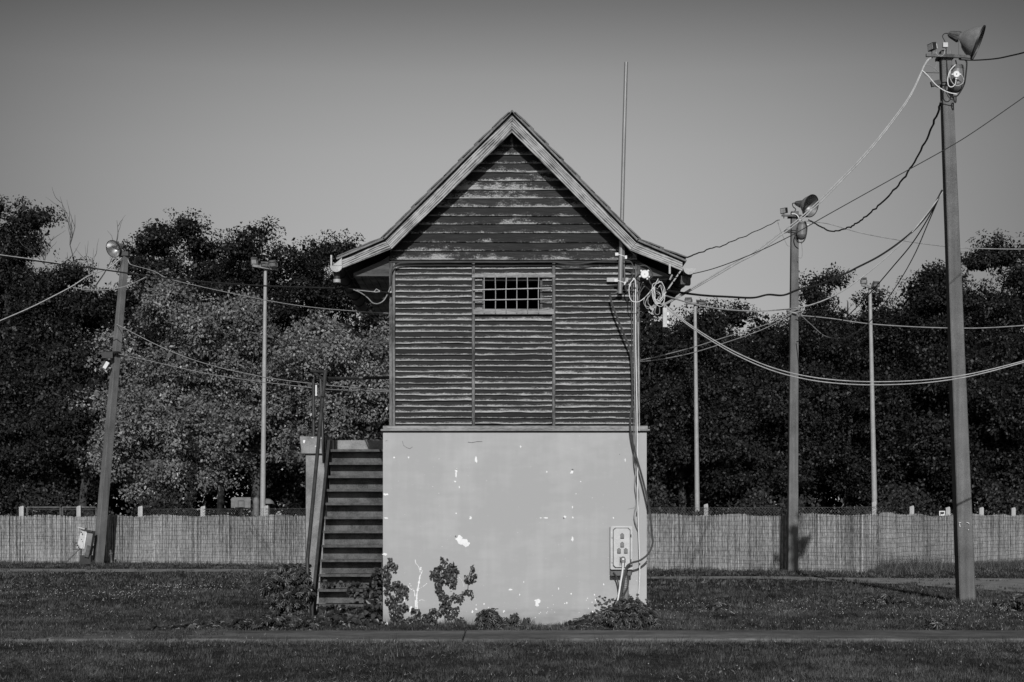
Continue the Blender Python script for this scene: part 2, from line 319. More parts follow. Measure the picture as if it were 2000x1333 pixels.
def crown(parent, X, Y, z0, H, W, D, nleaf, leaf, mat, seed, clr=(.5, 1.15), lumps=1.0, ncl=None, flat=.8, topy=1.0):
    rs = np.random.default_rng(seed)
    ncl = ncl or int(26 + W*H*.85)
    dirs = unit(rs.normal(size=(ncl, 3))); ph = rs.random(6)*6.28
    az = np.arctan2(dirs[:,1], dirs[:,0])
    Rr = 1 + lumps*(.13*np.sin(3*az+ph[0]) + .12*np.sin(5*dirs[:,2]*2+ph[1]+az) + .09*np.sin(7*az+ph[2]))
    rad = np.minimum((.3 + .7*rs.random(ncl)**.45)*Rr, 1.02)
    cr_ = rs.uniform(clr[0], clr[1], ncl)
    ctr = np.stack([dirs[:,0]*rad*(W/2-.5), dirs[:,1]*rad*(D/2-.5), dirs[:,2]*rad*(H/2-.5)], 1)
    # fuller below, narrower on top
    zz = ctr[:,2]/(H/2); sq = 1 + .22*np.clip(1-abs(abs(zz)-.6)/.6, 0, 1); ctr[:,0] *= sq; ctr[:,1] *= sq
    ctr += np.array([X, Y, z0 + H/2])
    for _ in range(3):                                            # no clump floats off on its own
        dd = np.linalg.norm(ctr[:, None] - ctr[None], axis=2); ok = (dd < 1.8).sum(1) >= 4; ctr = ctr[ok]; cr_ = cr_[ok]
    ctr[:,2] = z0 + (ctr[:,2]-z0)*(H - 1.0)/max((ctr[:,2]-z0).max(), .1); ncl = len(ctr)
    nt_ = 22; td = unit(rs.normal(size=(ncl*nt_, 3))); td[:,2] = np.where(td[:,2] < -.3, td[:,2]*.4, td[:,2]); ti = np.repeat(np.arange(ncl), nt_)
    tc_ = ctr[ti] + td*cr_[ti][:, None]*(rs.uniform(.55, 1.0, (len(ti), 1)))*np.array([1.1, 1.1, flat]); tr_ = rs.uniform(.24, .48, len(ti))
    wt = tr_**2*np.where(tc_[:,1] < Y, 1.5, .6); wt /= wt.sum(); ci = rs.choice(len(ti), nleaf, p=wt)
    dl = unit(rs.normal(size=(nleaf, 3))); C = tc_[ci] + dl*tr_[ci][:, None]*(rs.random((nleaf, 1))**.4)*np.array([1.25, 1.25, .8])
    od = unit(td[ci]*.7 + dl*.7 + np.array([0, 0, .35]))
    T = unit(dl*.7 + rs.normal(size=(nleaf, 3))*.5 + np.array([0, 0, -.35])); Nn = unit(od + rs.normal(size=(nleaf, 3))*.26)
    L = leaf*rs.uniform(.6, 1.25, nleaf); Wd = L*rs.uniform(.5, .75, nleaf)
    cl_tone = rs.random(ncl); tt = rs.random(len(ti)); tone = np.clip(.3*rs.random(nleaf) + .45*cl_tone[ti[ci]] + .25*tt[ci], 0, 1)
    V, q, tn = leaves(C, T, Nn, L, Wd, .2, tone)
    # dense inner foliage; its darker tone stands in for shade inside the crown
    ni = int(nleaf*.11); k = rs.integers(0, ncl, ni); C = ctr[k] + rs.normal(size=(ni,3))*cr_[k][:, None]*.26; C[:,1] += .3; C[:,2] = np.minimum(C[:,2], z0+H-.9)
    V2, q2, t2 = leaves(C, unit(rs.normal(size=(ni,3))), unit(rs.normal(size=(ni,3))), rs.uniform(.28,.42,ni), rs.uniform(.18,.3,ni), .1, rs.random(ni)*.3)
    npmesh('crown', np.concatenate([V, V2]), np.concatenate([q, q2+len(V)]), np.concatenate([tn, t2]), mat, parent); return ctr
def trunk(parent, X, Y, z1, r, ctr, mat, seed, nb=9, lean=0):
    rs = random.Random(seed); m = MB()
    pts = [(X + lean*t + rs.gauss(0, .06)*(k > 0), Y + rs.gauss(0, .06)*(k > 0), z1*t) for k, t in enumerate([0, .12, .3, .5, .7, .88, 1])]
    m.tube(pts, [r*1.35, r, r*.88, r*.72, r*.55, r*.36, r*.15], 9)
    for k in range(nb):
        c = Vector(ctr[rs.randrange(len(ctr))]); i = rs.choice([2, 3, 4]); b = Vector(pts[i])
        if c.z < b.z: continue
        mid = b.lerp(c, .5) + Vector((rs.gauss(0, .3), rs.gauss(0, .3), rs.uniform(-.2, .3)))
        m.tube(spline([b, mid, c], 5), [r*.35*(1-.085*j) for j in range(11)], 6)
    m.build('trunk', mat, parent)

# ------------------------------------------------------------------ THE SETTING
gm, gt, gb = newmat('ground_soil')
tcn = N(gt, 'ShaderNodeTexCoord'); o_ = tcn.outputs['Object']
gx = mth(gt, 'ADD', mth(gt, 'MULTIPLY', noise(gt, o_, .45, 5), .5), mth(gt, 'MULTIPLY', noise(gt, o_, 9, 5, .7), .5))
gt.links.new(ramp(gt, gx, [(.32, .018), (.5, .034), (.68, .07)]), gb.inputs['Base Color']); gb.inputs['Roughness'].default_value = 1; gb.inputs['Specular IOR Level'].default_value = 0
bump(gt, gb, gx, .8, .05)
m = MB(); m.v = [(-400,-60,0),(400,-60,0),(400,900,0),(-400,900,0)]; m.face([0,1,2,3]); o = m.build('ground', gm); o['kind'] = 'structure'
def ribbon(name, near, far, z, mat):   # strip between two ground lines
    m = MB(); n = len(near)
    for a, b in zip(near, far): m.v += [(a[0], a[1], z), (b[0], b[1], z)]
    for i in range(n-1): m.face([2*i, 2*i+2, 2*i+3, 2*i+1])
    o = m.build(name, mat); o['kind'] = 'structure'; return o
# concrete walk in front of the building
WK0, WK1 = CAMY + 18.85, CAMY + 20.3
m = MB(); xs = [-8.0, -5.5, -.50, 9.4, 14.0, 17.5]
zt = [.04, .044, .048, .044, .05]
m.box(-16, -8.04, WK0+.1, WK1-.15, -.1, .012)
for i in range(5): m.box(xs[i]+.005, xs[i+1]-.005, WK0, WK1, -.1, zt[i]) if i else m.box(xs[0], xs[1]-.012, WK0, WK1, -.1, .04)
o = m.build('pavement', M['walk'], bevel=.02); o['kind'] = 'structure'
pm = plain('gravel', .21, .95, .35, 3, 40)
nr = [G(-150,1117), G(200,1118), G(600,1117), G(900,1124), G(1263,1131), G(1500,1131), G(1640,1137), G(1760,1142), G(1880,1150), G(2000,1158), G(2200,1170)]
fr = [G(-150,1111), G(200,1112), G(600,1112), G(900,1119), G(1263,1127), G(1500,1126), G(1640,1129), G(1760,1130), G(1880,1130), G(2000,1131), G(2200,1134)]
ribbon('path', nr, fr, .006, pm)

# ------------------------------------------------------------------ BUILDING
BL, BR, BT = -1.705, 2.0, 2.709; DEP = 3.95
house = empty('hut', (.14, 0, 0), 'tall narrow gabled hut with dark weathered boards above a pale rendered base', 'building')
# rendered base with its chips of bare plaster
m = MB(); m.box(BL, BR, 0, DEP, -.1, BT)
rc = random.Random(3)
def chip(m, px, py, wpx, hpx, mi=1, n=14, rough=.35, y=-.0022, rot=0):
    x, _, z = P(px, py, 22); pts = []
    for k in range(n):
        a = 2*math.pi*k/n; r = 1 + rc.uniform(-rough, rough)
        dx = math.cos(a)*wpx/2*r/139; dz = math.sin(a)*hpx/2*r/139
        pts.append((x + dx*math.cos(rot) - dz*math.sin(rot), z + dx*math.sin(rot) + dz*math.cos(rot)))
    m.prism(pts[::-1], y - rc.random()*.0015, .01, mi)
chips = [(897,1053,14,14),(905,1060,18,13),(911,1063,12,10),(930,898,4,11),(891,920,4,10),(891,928,3,12),(889,941,4,3),(897,952,2,5),(919,1012,5,6),(891,1003,3,3),(770,894,4,3),(798,894,3,4),(754,966,9,4),(754,1012,8,3),
 (752,1083,9,5),(1017,873,3,4),(1117,922,6,8),(1066,1012,8,3),(1056,1012,4,2),(1103,1010,5,4),(1118,1053,5,10),(1118,991,2,5),(1198,1012,3,3),(1221,899,2,6),(1051,1174,12,8),(1049,1180,7,10),(1091,1150,2,4),(1157,1199,5,9),
 (997,1152,7,4),(1134,941,2,2),(1068,922,3,3),(1163,1172,3,5),(1107,1178,3,4),(923,1195,4,5),(930,1190,3,4),(1015,1162,2,4),(1179,1142,2,4),(1161,1162,2,3),(1119,1011,3,4),(1125,965,2,2),(1023,1137,2,4),(755,1218,8,6)]
for c in chips: chip(m, *c)
for k in range(30): chip(m, rc.uniform(1030, 1190), rc.gauss(1190, 14), rc.uniform(1, 2.6), rc.uniform(1, 3.2), n=7)
for k in range(10): chip(m, rc.uniform(900, 1000), rc.gauss(1192, 10), rc.uniform(1, 3), rc.uniform(1, 3.5), n=7)
for k in range(8): chip(m, rc.uniform(760, 1240), rc.uniform(880, 1160), rc.uniform(1, 1.8), rc.uniform(1, 2.2), n=6)
for (x, y, a, b_) in [(891,917,3,2),(1118,918,4,3),(890,1048,3,3),(1101,1012,3,3),(1210,888,1,2)]: chip(m, x, y, a, b_, 2, 8, .2, -.004)
def crack(m, pts, wd, mi, y=-.003):
    for (a, b) in zip(pts, pts[1:]):
        p = Vector(P(a[0], a[1], 22)); q = Vector(P(b[0], b[1], 22)); p.y = q.y = y+.004; t = (q-p).normalized(); nn = Vector((-t.z, 0, t.x))*wd/139/2
        pl = [(p-nn), (q-nn*.7), (q+nn*.7), (p+nn)]; m.prism([(v.x, v.z) for v in pl], y, .008, mi)
crack(m, [(786,862),(788,870),(793,874),(800,877),(806,873)], .8, 2); crack(m, [(914,864),(922,865),(931,863),(942,863)], 1.2, 2); crack(m, [(753,862),(757,860)], .8, 2)
crack(m, [(1240,992),(1226,995)], .6, 2); crack(m, [(1042,1222),(1060,1224),(1082,1221),(1108,1223)], 1.4, 2)
# pale scars left on the wall by torn-off creeper stems
def scar(pts, wd): 
    sp = spline([(x, 0, y) for x, y in pts], 5)
    for a, b in zip(sp, sp[1:]):
        if rc.random() < .7: crack(m, [(a.x, a.z), (b.x, b.z)], wd*rc.uniform(.25, .95), 1, -.0025 - rc.random()*.0006)
scar([(815,1190),(814,1165),(818,1140),(821,1120),(822,1108)], 5); scar([(812,1190),(810,1160),(806,1150),(800,1140)], 3)
scar([(818,1150),(826,1146),(834,1140)], 2); scar([(821,1120),(818,1108),(812,1100),(811,1092)], 1.8); scar([(821,1125),(826,1112)], 2); scar([(808,1152),(800,1150),(797,1143)], 2.4)
scar([(815,1178),(822,1172),(830,1174)], 1.6); scar([(792,1195),(789,1180),(790,1168)], 4); scar([(805,1190),(796,1188),(788,1196)], 5)
scar([(897,1128),(903,1136),(906,1146)], 1); scar([(800,1196),(806,1178)], 5)
m.build('base_wall', [M['base'], M['chip'], M['scar']], house)
# timber storey: hollow box with a window hole
WL, WR = -1.604, 1.892; WY = .03; ZS = 2.80; ZB = 5.12
wx0, wx1, wz0, wz1 = -.31, .535, 4.44, 4.86
def gz(X):   # underside of the roof over X
    ax, az = .107, 6.93
    lk, rk = (-1.65, 5.17), (1.831, 5.15)
    if X < lk[0]: return lk[1] + (X-lk[0])*.44
    if X > rk[0]: return rk[1] - (X-rk[0])*.44
    return az + (X-ax)*(az-lk[1])/(ax-lk[0]) if X < ax else az - (X-ax)*(az-rk[1])/(rk[0]-ax)
m = MB()
m.box(WL, wx0, WY+.02, WY+.08, ZS, ZB); m.box(wx1, WR, WY+.02, WY+.08, ZS, ZB)
m.box(wx0, wx1, WY+.02, WY+.08, ZS, wz0); m.box(wx0, wx1, WY+.02, WY+.08, wz1, ZB)
m.prism([(WL+.02, ZB+.001), (WR-.02, ZB+.001), (.107, 6.84)], WY+.02, WY+.08)
m.box(WL, WL+.06, WY+.081, DEP-.1, ZS, ZB); m.box(WR-.06, WR, WY+.081, DEP-.1, ZS, ZB); m.box(WL+.061, WR-.061, DEP-.16, DEP-.1, ZS, ZB)
m.box(WL+.061, WR-.061, WY+.081, DEP-.161, ZS-.02, ZS+.02)
m.prism([(WL+.02, ZB+.001), (WR-.02, ZB+.001), (.107, 6.84)], DEP-.16, DEP-.1)
m.build('inner_wall', M['inside'], house)
def boards(name, z0, z1, sp, lim, mat, parent, thick=.028, seed=0, gap=None, over=.02, wob=.0018, tilt=.5):
    rb = random.Random(seed); m = MB(); n = int(round((z1-z0)/sp)); sp = (z1-z0)/n; base = seed*100
    for i in range(n):
        za = z0 + i*sp; zb = za + sp; L, Rr = lim((za+zb)/2, za, zb)
        if Rr - L < .04: continue
        spans = [(L, Rr)]
        if gap and zb > gap[2] and za < gap[3]: spans = [(L, gap[0]), (gap[1], Rr)]
        elif rb.random() < .28 and Rr-L > 1.6: c = L + (Rr-L)*rb.uniform(.25, .75); spans = [(L, c-.002), (c+.002, Rr)]
        wz = wob*rb.choice((.5, 1, 1, 1.8, 2.4))
        off = rb.uniform(0, .006); tz = rb.uniform(-.003, .003); ts = rb.uniform(-.004, .004)
        ph = [rb.uniform(0, 6.3) for _ in range(3)]
        for (a, b) in spans:
            k = max(2, int((b-a)/.06)); bb = len(m.v); seam = rb.uniform(-.003, .003)
            for j in range(k+1):
                x = a + (b-a)*j/k; wv = wz*(math.sin(x*5+ph[0]) + .6*math.sin(x*13+ph[1]) + .4*math.sin(x*31+ph[2])) + ts*(x-a)
                yf = WY - thick - off - seam + .4*wz*math.sin(x*9+ph[1]); zl = za + tz + wv
                m.v += [(x, WY+.019, zl), (x, yf, zl), (x, yf-.003, zl+.006), (x, WY + .012 - off, zb + over)]
            for j in range(k):
                q = bb+4*j; r = q+4; xa = a + (b-a)*j/k; xb = a + (b-a)*(j+1)/k; v = base + i
                m.face([q, r, r+1, q+1], 0, [(xa, v+.02), (xb, v+.02), (xb, v+.03), (xa, v+.03)])
                m.face([q+1, r+1, r+2, q+2], 0, [(xa, v+.03), (xb, v+.03), (xb, v+.06), (xa, v+.06)])
                m.face([q+2, r+2, r+3, q+3], 0, [(xa, v+.06), (xb, v+.06), (xb, v+.98), (xa, v+.98)])
            q = bb; m.face([q, q+1, q+2, q+3], 0, [(a, base+i+.1)]*4); q = bb+4*k; m.face([q+3, q+2, q+1, q], 0, [(b, base+i+.1)]*4)
    return m.build(name, mat, parent)
def clad_lim(zm, za, zb):       # inside of the roof line
    def edge(sgn):
        lo, hi = (.107, -1.9) if sgn < 0 else (.107, 2.1)
        for _ in range(24):
            mid = (lo+hi)/2
            if gz(mid) + .13 > zb: lo = mid
            else: hi = mid
        return lo
    return max(edge(-1), WL), min(edge(1), WR)
boards('gable_cladding', ZB+.02, 6.86, .1195, clad_lim, M['gable'], house, seed=1, thick=.011, wob=.0012)
mul = [(-.455, -.415), (.675, .715)]
sp = .0795
boards('panel_cladding', ZS+.03, ZB-.03, sp, lambda *a: (WL+.075, mul[0][0]-.004), M['louvre'], house, seed=2, thick=.020)
boards('panel_cladding', ZS+.03, ZB-.03, sp*1.03, lambda *a: (mul[0][1]+.004, mul[1][0]-.004), M['louvre'], house, seed=3, gap=(wx0, wx1, wz0, wz1), thick=.020)
boards('panel_cladding', ZS+.03, ZB-.03, sp*.99, lambda *a: (mul[1][1]+.004, WR-.062), M['louvre'], house, seed=4, thick=.020)
for a, b in mul: MB().box(a, b, WY-.052, WY+.018, ZS+.002, ZB-.032).build('batten', M['trim'], house, bevel=.004)
MB().box(WL-.012, WL+.028, WY-.056, WY+.1, ZS+.002, ZB-.032).build('corner_board', M['trim'], house, bevel=.004)
MB().box(WL+.032, WL+.07, WY-.046, WY+.018, ZS+.002, ZB-.032).build('corner_board', M['trim'], house, bevel=.004)
MB().box(WR-.058, WR+.012, WY-.05, WY+.1, ZS+.002, ZB-.032).build('corner_board', M['trim'], house, bevel=.004)
MB().box(WL-.02, WR+.02, WY-.05, WY+.018, ZB-.030, ZB-.002).build('rail', M['darkw'], house, bevel=.003)
m = MB(); m.box(WL-.1, WR+.12, WY-.068, WY+.1, BT+.045, ZS); m.box(BL-.03, BR+.04, -.05, .15, BT+.018, BT+.043); 
m.build('sill_board', M['sill'], house, bevel=.005)
MB().box(BL-.01, BR+.01, -.012, .15, BT+.0005, BT+.0165).build('sill_strip', M['black'], house)  # thin black strip between the base wall and the sill board
# side eave box ends (lit boards at wall plane), soffits
for sgn, x0, x1, kx in ((-1, -2.12, WL-.013, -1.65), (1, WR+.013, 2.33, 1.831)):
    m = MB(); zs = 4.905; a, b = sorted((x0, x1))
    top = [(x, gz(x)-.015) for x in np.linspace(a, b, 6)]
    m.prism([(a, zs), (b, zs)] + top[::-1], WY-.03, WY+.01)
    m.build('eave_board', M['eave'], house)
    m = MB(); nb = 5; ww = (b-a)/nb
    for i in range(nb): m.box(a+i*ww+.004, a+(i+1)*ww-.004, WY+.012, DEP-.2, zs+.004*(i % 2), zs+.022)
    m.build('soffit', M['soffit'], house)
# roof: two slopes each side, boards below and courses of tiles above
OV = -.25; BK = DEP + .2
ap = (.107, 7.10); prof = {-1: [(.107, 7.10), (-1.65, 5.35), (-2.275, 5.085)], 1: [(.107, 7.10), (1.831, 5.33), (2.475, 5.055)]}
def offset(p, q, t): 
    d = Vector((q[0]-p[0], q[1]-p[1])).normalized(); n = Vector((-d.y, d.x)); n = n if n.y > 0 else -n; return n*t
roof = None
for sgn in (-1, 1):
    pr = prof[sgn]
    m = MB()
    for a, b in zip(pr, pr[1:]):
        n = offset(a, b, .024); m.prism([a, b, (b[0]+n.x, b[1]+n.y), (a[0]+n.x, a[1]+n.y)], OV+.045, BK)
    rf = m.build('roof', M['darkw'], house)
    # barge boards
    for (a, b), hgt in zip(zip(pr, pr[1:]), (.165, .150)):
        vcut = .168 if a is pr[0] else None
        ang = math.atan2(b[1]-a[1], b[0]-a[0])
        n = offset(a, b, 1); 
        if a is pr[0]:   # upper board: plumb cut at the apex
            lo_a = (a[0]+.0015*sgn, a[1]-hgt/abs(n.y)); lo_b = (b[0]-sgn*.0 - n.x*hgt*.72 , b[1]-n.y*hgt*.90); hi_a = (a[0]+.0015*sgn, a[1])
            poly = [hi_a, b, lo_b, lo_a]
        else:
            up = prof[sgn][0]; n0 = offset(up, a, 1)
            lo_a = (a[0] - n0.x*hgt*.79, a[1] - n0.y*hgt*.99); poly = [a, b, (b[0], b[1]-hgt*.80), lo_a]
            poly[0] = (a[0]+sgn*.003, a[1]); poly[3] = (lo_a[0]+sgn*.003, lo_a[1])
        if sgn > 0: pass
        MB().prism(poly, OV, OV+.032).build('bargeboard', angled('barge_wood', ang), rf, bevel=.003)
        # thin batten just above the barge board
        n3 = n*.018; MB().prism([(a[0]+n.x*.026, a[1]+n.y*.026), (b[0]+n.x*.026+sgn*.04*(a is not pr[0]), b[1]+n.y*.026-.017*(a is not pr[0])), (b[0]+n.x*.05+sgn*.04*(a is not pr[0]), b[1]+n.y*.05-.017*(a is not pr[0])), (a[0]+n.x*.05, a[1]+n.y*.05)], OV-.03, BK).build('verge_board', M['slab'], rf)
    # tile courses
    m = MB(); rt = random.Random(5+sgn)
    for a, b in zip(pr, pr[1:]):
        L = math.hypot(b[0]-a[0], b[1]-a[1]); nC = max(2, int(round(L/.30))); t = Vector(((b[0]-a[0])/L, (b[1]-a[1])/L)); n = offset(a, b, 1)
        for i in range(nC):
            s0 = i*L/nC - .02; s1 = (i+1)*L/nC + .03; y = OV - .035
            while y < BK:
                y2 = min(y + .235, BK+.02); h0 = .050; h1 = .060 + rt.uniform(-.004, .012) + (.03*rt.random() if sgn > 0 and a is not pr[0] else 0); sk = rt.uniform(-.02, .02)
                p0 = Vector(a) + t*max(0, s0) + n*h0; p1 = Vector(a) + t*(s1+sk) + n*h1; th = .014
                q0 = p0 + n*th; q1 = p1 + n*th; qm = (q0+q1)/2 + n*.006
                m.prism([tuple(p0), tuple(p1), tuple(q1), tuple(qm), tuple(q0)], y+.003, y2)
                y += .238
    m.build('tiles', M['tile'], rf)
    # gutter with stop end and outlet
    gx_, gz_ = (-2.335, 5.005) if sgn < 0 else (2.57, 4.97)
    m = MB(); rad = .082; n = 12; L0, L1 = OV-.02, BK
    for y in np.linspace(L0, L1, 9):
        for j in range(n+1):
            a_ = math.pi + math.pi*j/n; m.v.append((gx_+rad*math.cos(a_), y, gz_+rad*math.sin(a_)))
    for k in range(8):
        for j in range(n): q = k*(n+1)+j; m.face([q, q+1, q+n+2, q+n+1], smooth=True)
    gt_ = m.build('gutter', M['oldzinc'], house)
    gt_.modifiers.new('thick', 'SOLIDIFY').thickness = .004
    m = MB(); m.prism([(gx_+(rad+.003)*math.cos(math.pi+math.pi*j/16), gz_+(rad+.003)*math.sin(math.pi+math.pi*j/16)) for j in range(17)], L0-.006, L0-.001)
    if sgn < 0:
        m.box(gx_-.078, gx_-.055, L0-.004, L0+.02, gz_, gz_+.15); m.prism([(gx_-.05, gz_+.005), (gx_+.08, gz_+.005), (gx_+.08, gz_+.115), (gx_+.045, gz_+.08)], L0-.004, L0+.01)
        m.box(gx_+.066, gx_+.078, L0-.004, L0+.02, gz_+.11, gz_+.15)
    m.build('stop_end', M['zinc'], gt_)
    m = MB()
    if sgn < 0: m.tube([(gx_+.0, L0+.12, gz_-.07), (gx_+.0, L0+.12, gz_-.20)], .046, 12)
    m.build('outlet', M['oldzinc'], gt_) if sgn < 0 else None
    m = MB().tube([(gx_+.0, L0+.12, gz_-.17), (gx_+.0, L0+.12, gz_-.215)], .052, 14) if sgn < 0 else MB().box(gx_-.10, gx_+.04, L0+.2, L0+.34, gz_-.19, gz_-.07)
    m.build('collar', M['zinc'] if sgn < 0 else M['rust'], gt_)
    # brackets and the back downpipe
    for y in np.linspace(.25, BK-.3, 6):
        m = MB(); m.tube([(gx_+(rad+.012)*math.cos(a_), y, gz_+(rad+.012)*math.sin(a_)) for a_ in np.linspace(math.pi, 2*math.pi, 9)], .007, 4)
        m.obox((gx_-sgn*(rad), y, gz_), (gx_-sgn*.2, y, gz_+.09), .02, .006)
        m.build('gutter_bracket', M['black'], gt_)
MB().prism([(.107-.13, 7.05), (.107, 7.17), (.107+.13, 7.05), (.107+.12, 7.035), (.107, 7.145), (.107-.12, 7.035)][::-1], OV-.03, BK+.02).build('ridge_tile', M['tile'], house)
# small light pin under the apex
MB().box(.09, .098, WY-.03, WY-.02, 6.79, 6.88).build('apex_pin', M['wmid'], house)
# side walls of the timber storey
for x0, x1 in ((WL-.011, WL-.002), (WR+.002, WR+.011)):
    m = MB(); z = ZS+.01
    while z < 4.9: m.box(x0, x1, WY+.101, DEP-.1, z, min(z+.115, 4.9)); z += .12
    m.build('side_cladding', M['darkw'], house)
# window: frame boards, reveal, grille
win = MB()
win.box(-.455, .715, WY-.056, WY+.01, wz1+.022, wz1+.072); win.box(-.44, .70, WY-.060, WY+.01, wz0-.075, wz0-.002)
wf = win.build('window', M['trimh'], house, bevel=.004)
m = MB(); m.box(wx0-.002, wx0+.02, WY+.0, WY+.15, wz0, wz1); m.box(wx1-.03, wx1+.002, WY+.0, WY+.15, wz0, wz1); m.box(wx0+.021, wx1-.031, WY, WY+.15, wz1-.012, wz1+.005); m.box(wx0+.021, wx1-.031, WY, WY+.15, wz0-.001, wz0+.012)
m.build('reveal', M['eave'], wf)
m = MB()
for i, px in enumerate((945.5, 967.5, 988.5, 1009.5, 1030.5, 1052)):
    x = (px-CX)/F*21.92; xo = .004*math.sin(i*2.1)
    MB().tube([(x, WY-.072, wz0-.06), (x+xo, WY-.078, 4.65), (x-xo, WY-.072, wz1+.06)], .0072, 6).build('grille_bar', M['wmid'], wf)
for z, dz in ((1.45+(1020-565)/139.5, .017), (1.45+(1020-585.5)/139.5, .012)):
    MB().tube([(-.44, WY-.09, z-dz/2), (.0, WY-.088, z+.001), (.66, WY-.09, z+dz)], .0078, 6).build('grille_rail', M['wlight'], wf)

# ------------------------------------------------------------------ STAIRCASE on the left
st = empty('outside_staircase', (-2.4, 1.5, 0), 'steep dark outside staircase with solid risers climbing the left side of the hut', 'staircase')
SX0, SX1 = -2.88, -1.86; ns = 13; rise = .2215; zt0 = 2.64; dt, db = 25.7, 23.5
def step(i): d = dt + (db-dt)*i/12; return CAMY + d, zt0 - rise*i
for i in range(ns):
    y, z = step(i)
    tr = MB().box(SX0+.03, SX1-.03, y-.02, y+.24, z-.034, z).build('tread', M['tread'], st, bevel=.003)
    MB().box(SX0+.032, SX1-.032, y-.024, y-.019, z-.036, z+.003).build('nosing', M['nose'], tr)
    if z > rise*.5: MB().box(SX0+.031, SX1-.031, y+.165, y+.18, max(z-rise+.001, 0), z-.035).build('riser', M['riser'], st)
ya, za = step(0); yb, zb = step(12)
for x in (SX0, SX1):
    m = MB(); sl = (za-zb)/(ya-yb)
    pts = [(yb-.07, -.05), (yb-.07, .17), (ya, za+.16), (ya+.26, za+.16), (ya+.26, za-.12), (ya, za-.2), (yb+.12, -.05)]
    b = len(m.v); n = len(pts)
    for dx in (-.022, .022): m.v += [(x+dx, y, z) for y, z in pts]
    m.face(list(range(n))[::-1]); m.face([n+i for i in range(n)])
    for i in range(n): j = (i+1) % n; m.face([i, j, n+j, n+i])
    m.build('stringer', M['stringer'], st)
# landing: pillar with its overhanging cap, slab, back upstand
m = MB(); m.box(-3.28, -2.93, 3.86, 5.2, -.05, 2.57); m.build('pillar', M['rend2'], st, bevel=.01)
m = MB(); m.prism([(-3.34, 2.58), (-2.93, 2.58), (-2.93, 2.86), (-3.37, 2.86)], 3.8, 5.3); 
for (x, z, a, b_) in [(-3.30, 2.78, .05, .06), (-3.1, 2.7, .08, .02), (-3.05, 2.64, .03, .03), (-3.02, 2.83, .05, .02), (-3.16, 2.84, .04, .015)]:
    m.prism([(x+a/2*math.cos(t)*rc.uniform(.6,1.2), z+b_/2*math.sin(t)*rc.uniform(.6,1.2)) for t in np.linspace(0, -5.6, 9)], 3.797, 3.81, 1)
m.build('pillar_cap', [M['rend2'], M['chip']], st)
MB().box(-2.925, -1.72, 3.99, 5.2, 2.45, 2.635).build('landing_slab', M['rend2'], st, bevel=.006)
MB().box(-2.925, -1.72, 5.0, 5.12, 2.637, 2.86).build('upstand', M['rend2'], st, bevel=.006)
MB().box(-2.925, -1.72, 4.1, 4.3, -.05, 2.449).build('back_wall', M['inside'], st)  # near-black colour stands in for the shade under the stairs
# handrail and posts
def D(px, py, d): return P(px, py, d)
m = MB(); m.tube([D(600,1098,23.5), D(613,960,24.3), D(628,800,25.2), D(635.5,728,25.6)], .030, 10); hr = m.build('handrail', M['rail'], st)
MB().tube([D(600,1090,23.45), D(603.5,1207,23.35)], .032, 10).build('post', M['rail'], st)
MB().tube([D(626,738,25.75), D(633,905,25.6)], .028, 10).build('post', M['rail'], st)
MB().tube([D(612,742,26.1), D(612.5,854,26.1)], .026, 10).build('post', M['rail'], st)
MB().tube([D(609,726,26.1), D(623,726.5,25.8), D(636,727,25.6)], .029, 10).build('top_rail', M['rail'], st)
MB().tube([D(612,744,26.1), D(619,727,26.1)], .02, 8).build('brace', M['rail'], st)
MB().tube([D(616,731,25.9), D(628,738,25.7)], .022, 8).build('brace', M['rail'], st)
MB().tube([D(629,740,25.7), D(700,739,26.5), D(760,738,26.5)], .026, 8).build('back_rail', M['rail'], st)
MB().box(-3.118+.0, -3.09, 3.82, 3.84, 3.53, 3.71).build('tag_plate', M['tape'], st)

# ------------------------------------------------------------------ THINGS ON THE HUT
dm_ = 21.9
mast = MB().tube([P(1211,574,dm_), P(1214.5,440,dm_)], .033, 14)
mast.tube([P(1214.5,441,dm_), P(1219,260,dm_), P(1223,122,dm_)], [.027,.0265,.026], 14)
ms = mast.build('steel_mast', M['steel']); tag(ms, 'tall thin steel pipe mast fixed to the hut front and rising past the roof', 'mast')
for y, xx in ((500, 1213), (551, 1211.5)):
    m = MB(); x, yy, z = P(xx, y, dm_); m.tube([(x-.06, yy-.03, z+.02), (x+.07, yy-.03, z-.02)], .007, 6); m.box(x-.085, x-.04, yy-.05, yy-.03, z-.005, z+.035); m.box(x+.05, x+.08, yy-.05, yy-.03, z-.05, z-.005)
    m.build('clamp', M['tape'], ms)
m = MB(); x, yy, z = P(1213,547,21.95); m.box(x-.20, x+.10, yy-.01, yy+.015, z-.028, z+.028); m.build('fixing_board', M['zinc'], ms)
# bundle and single cables on the front
wire('cable', [(748,585,21.93),(758,574),(763,552,21.92),(765,530),(775,517),(800,513.5,21.92),(900,512.5),(1000,512.5),(1075,511.5),(1100,515),(1130,516),(1165,511.5),(1205,510,21.92)], .012, M['hose'], 'black cable run along the top of the wall panels above the barred window')
wire('cable', [(1218,470,21.88),(1219,520),(1219.5,545),(1215,560),(1203,573),(1193,574,21.9)], .014, M['hose'], 'short dark cable looping down beside the foot of the steel mast')
wire('hose', [(1191,576,21.85),(1196,596),(1207,625),(1218,652),(1230,682),(1234,720),(1235,780),(1231,820),(1233,850,21.85),(1242,890),(1252,925),(1262,965),(1269,1000,21.83),(1273,1040),(1274.5,1062),(1266,1082),(1250,1095),(1236,1099,21.75),(1225,1106),(1221,1120),(1215,1150),(1208,1185),(1203,1205,21.8)], .0155, M['hose'], 'thick dark hose sagging down the right corner past the socket cabinet', 'hose')
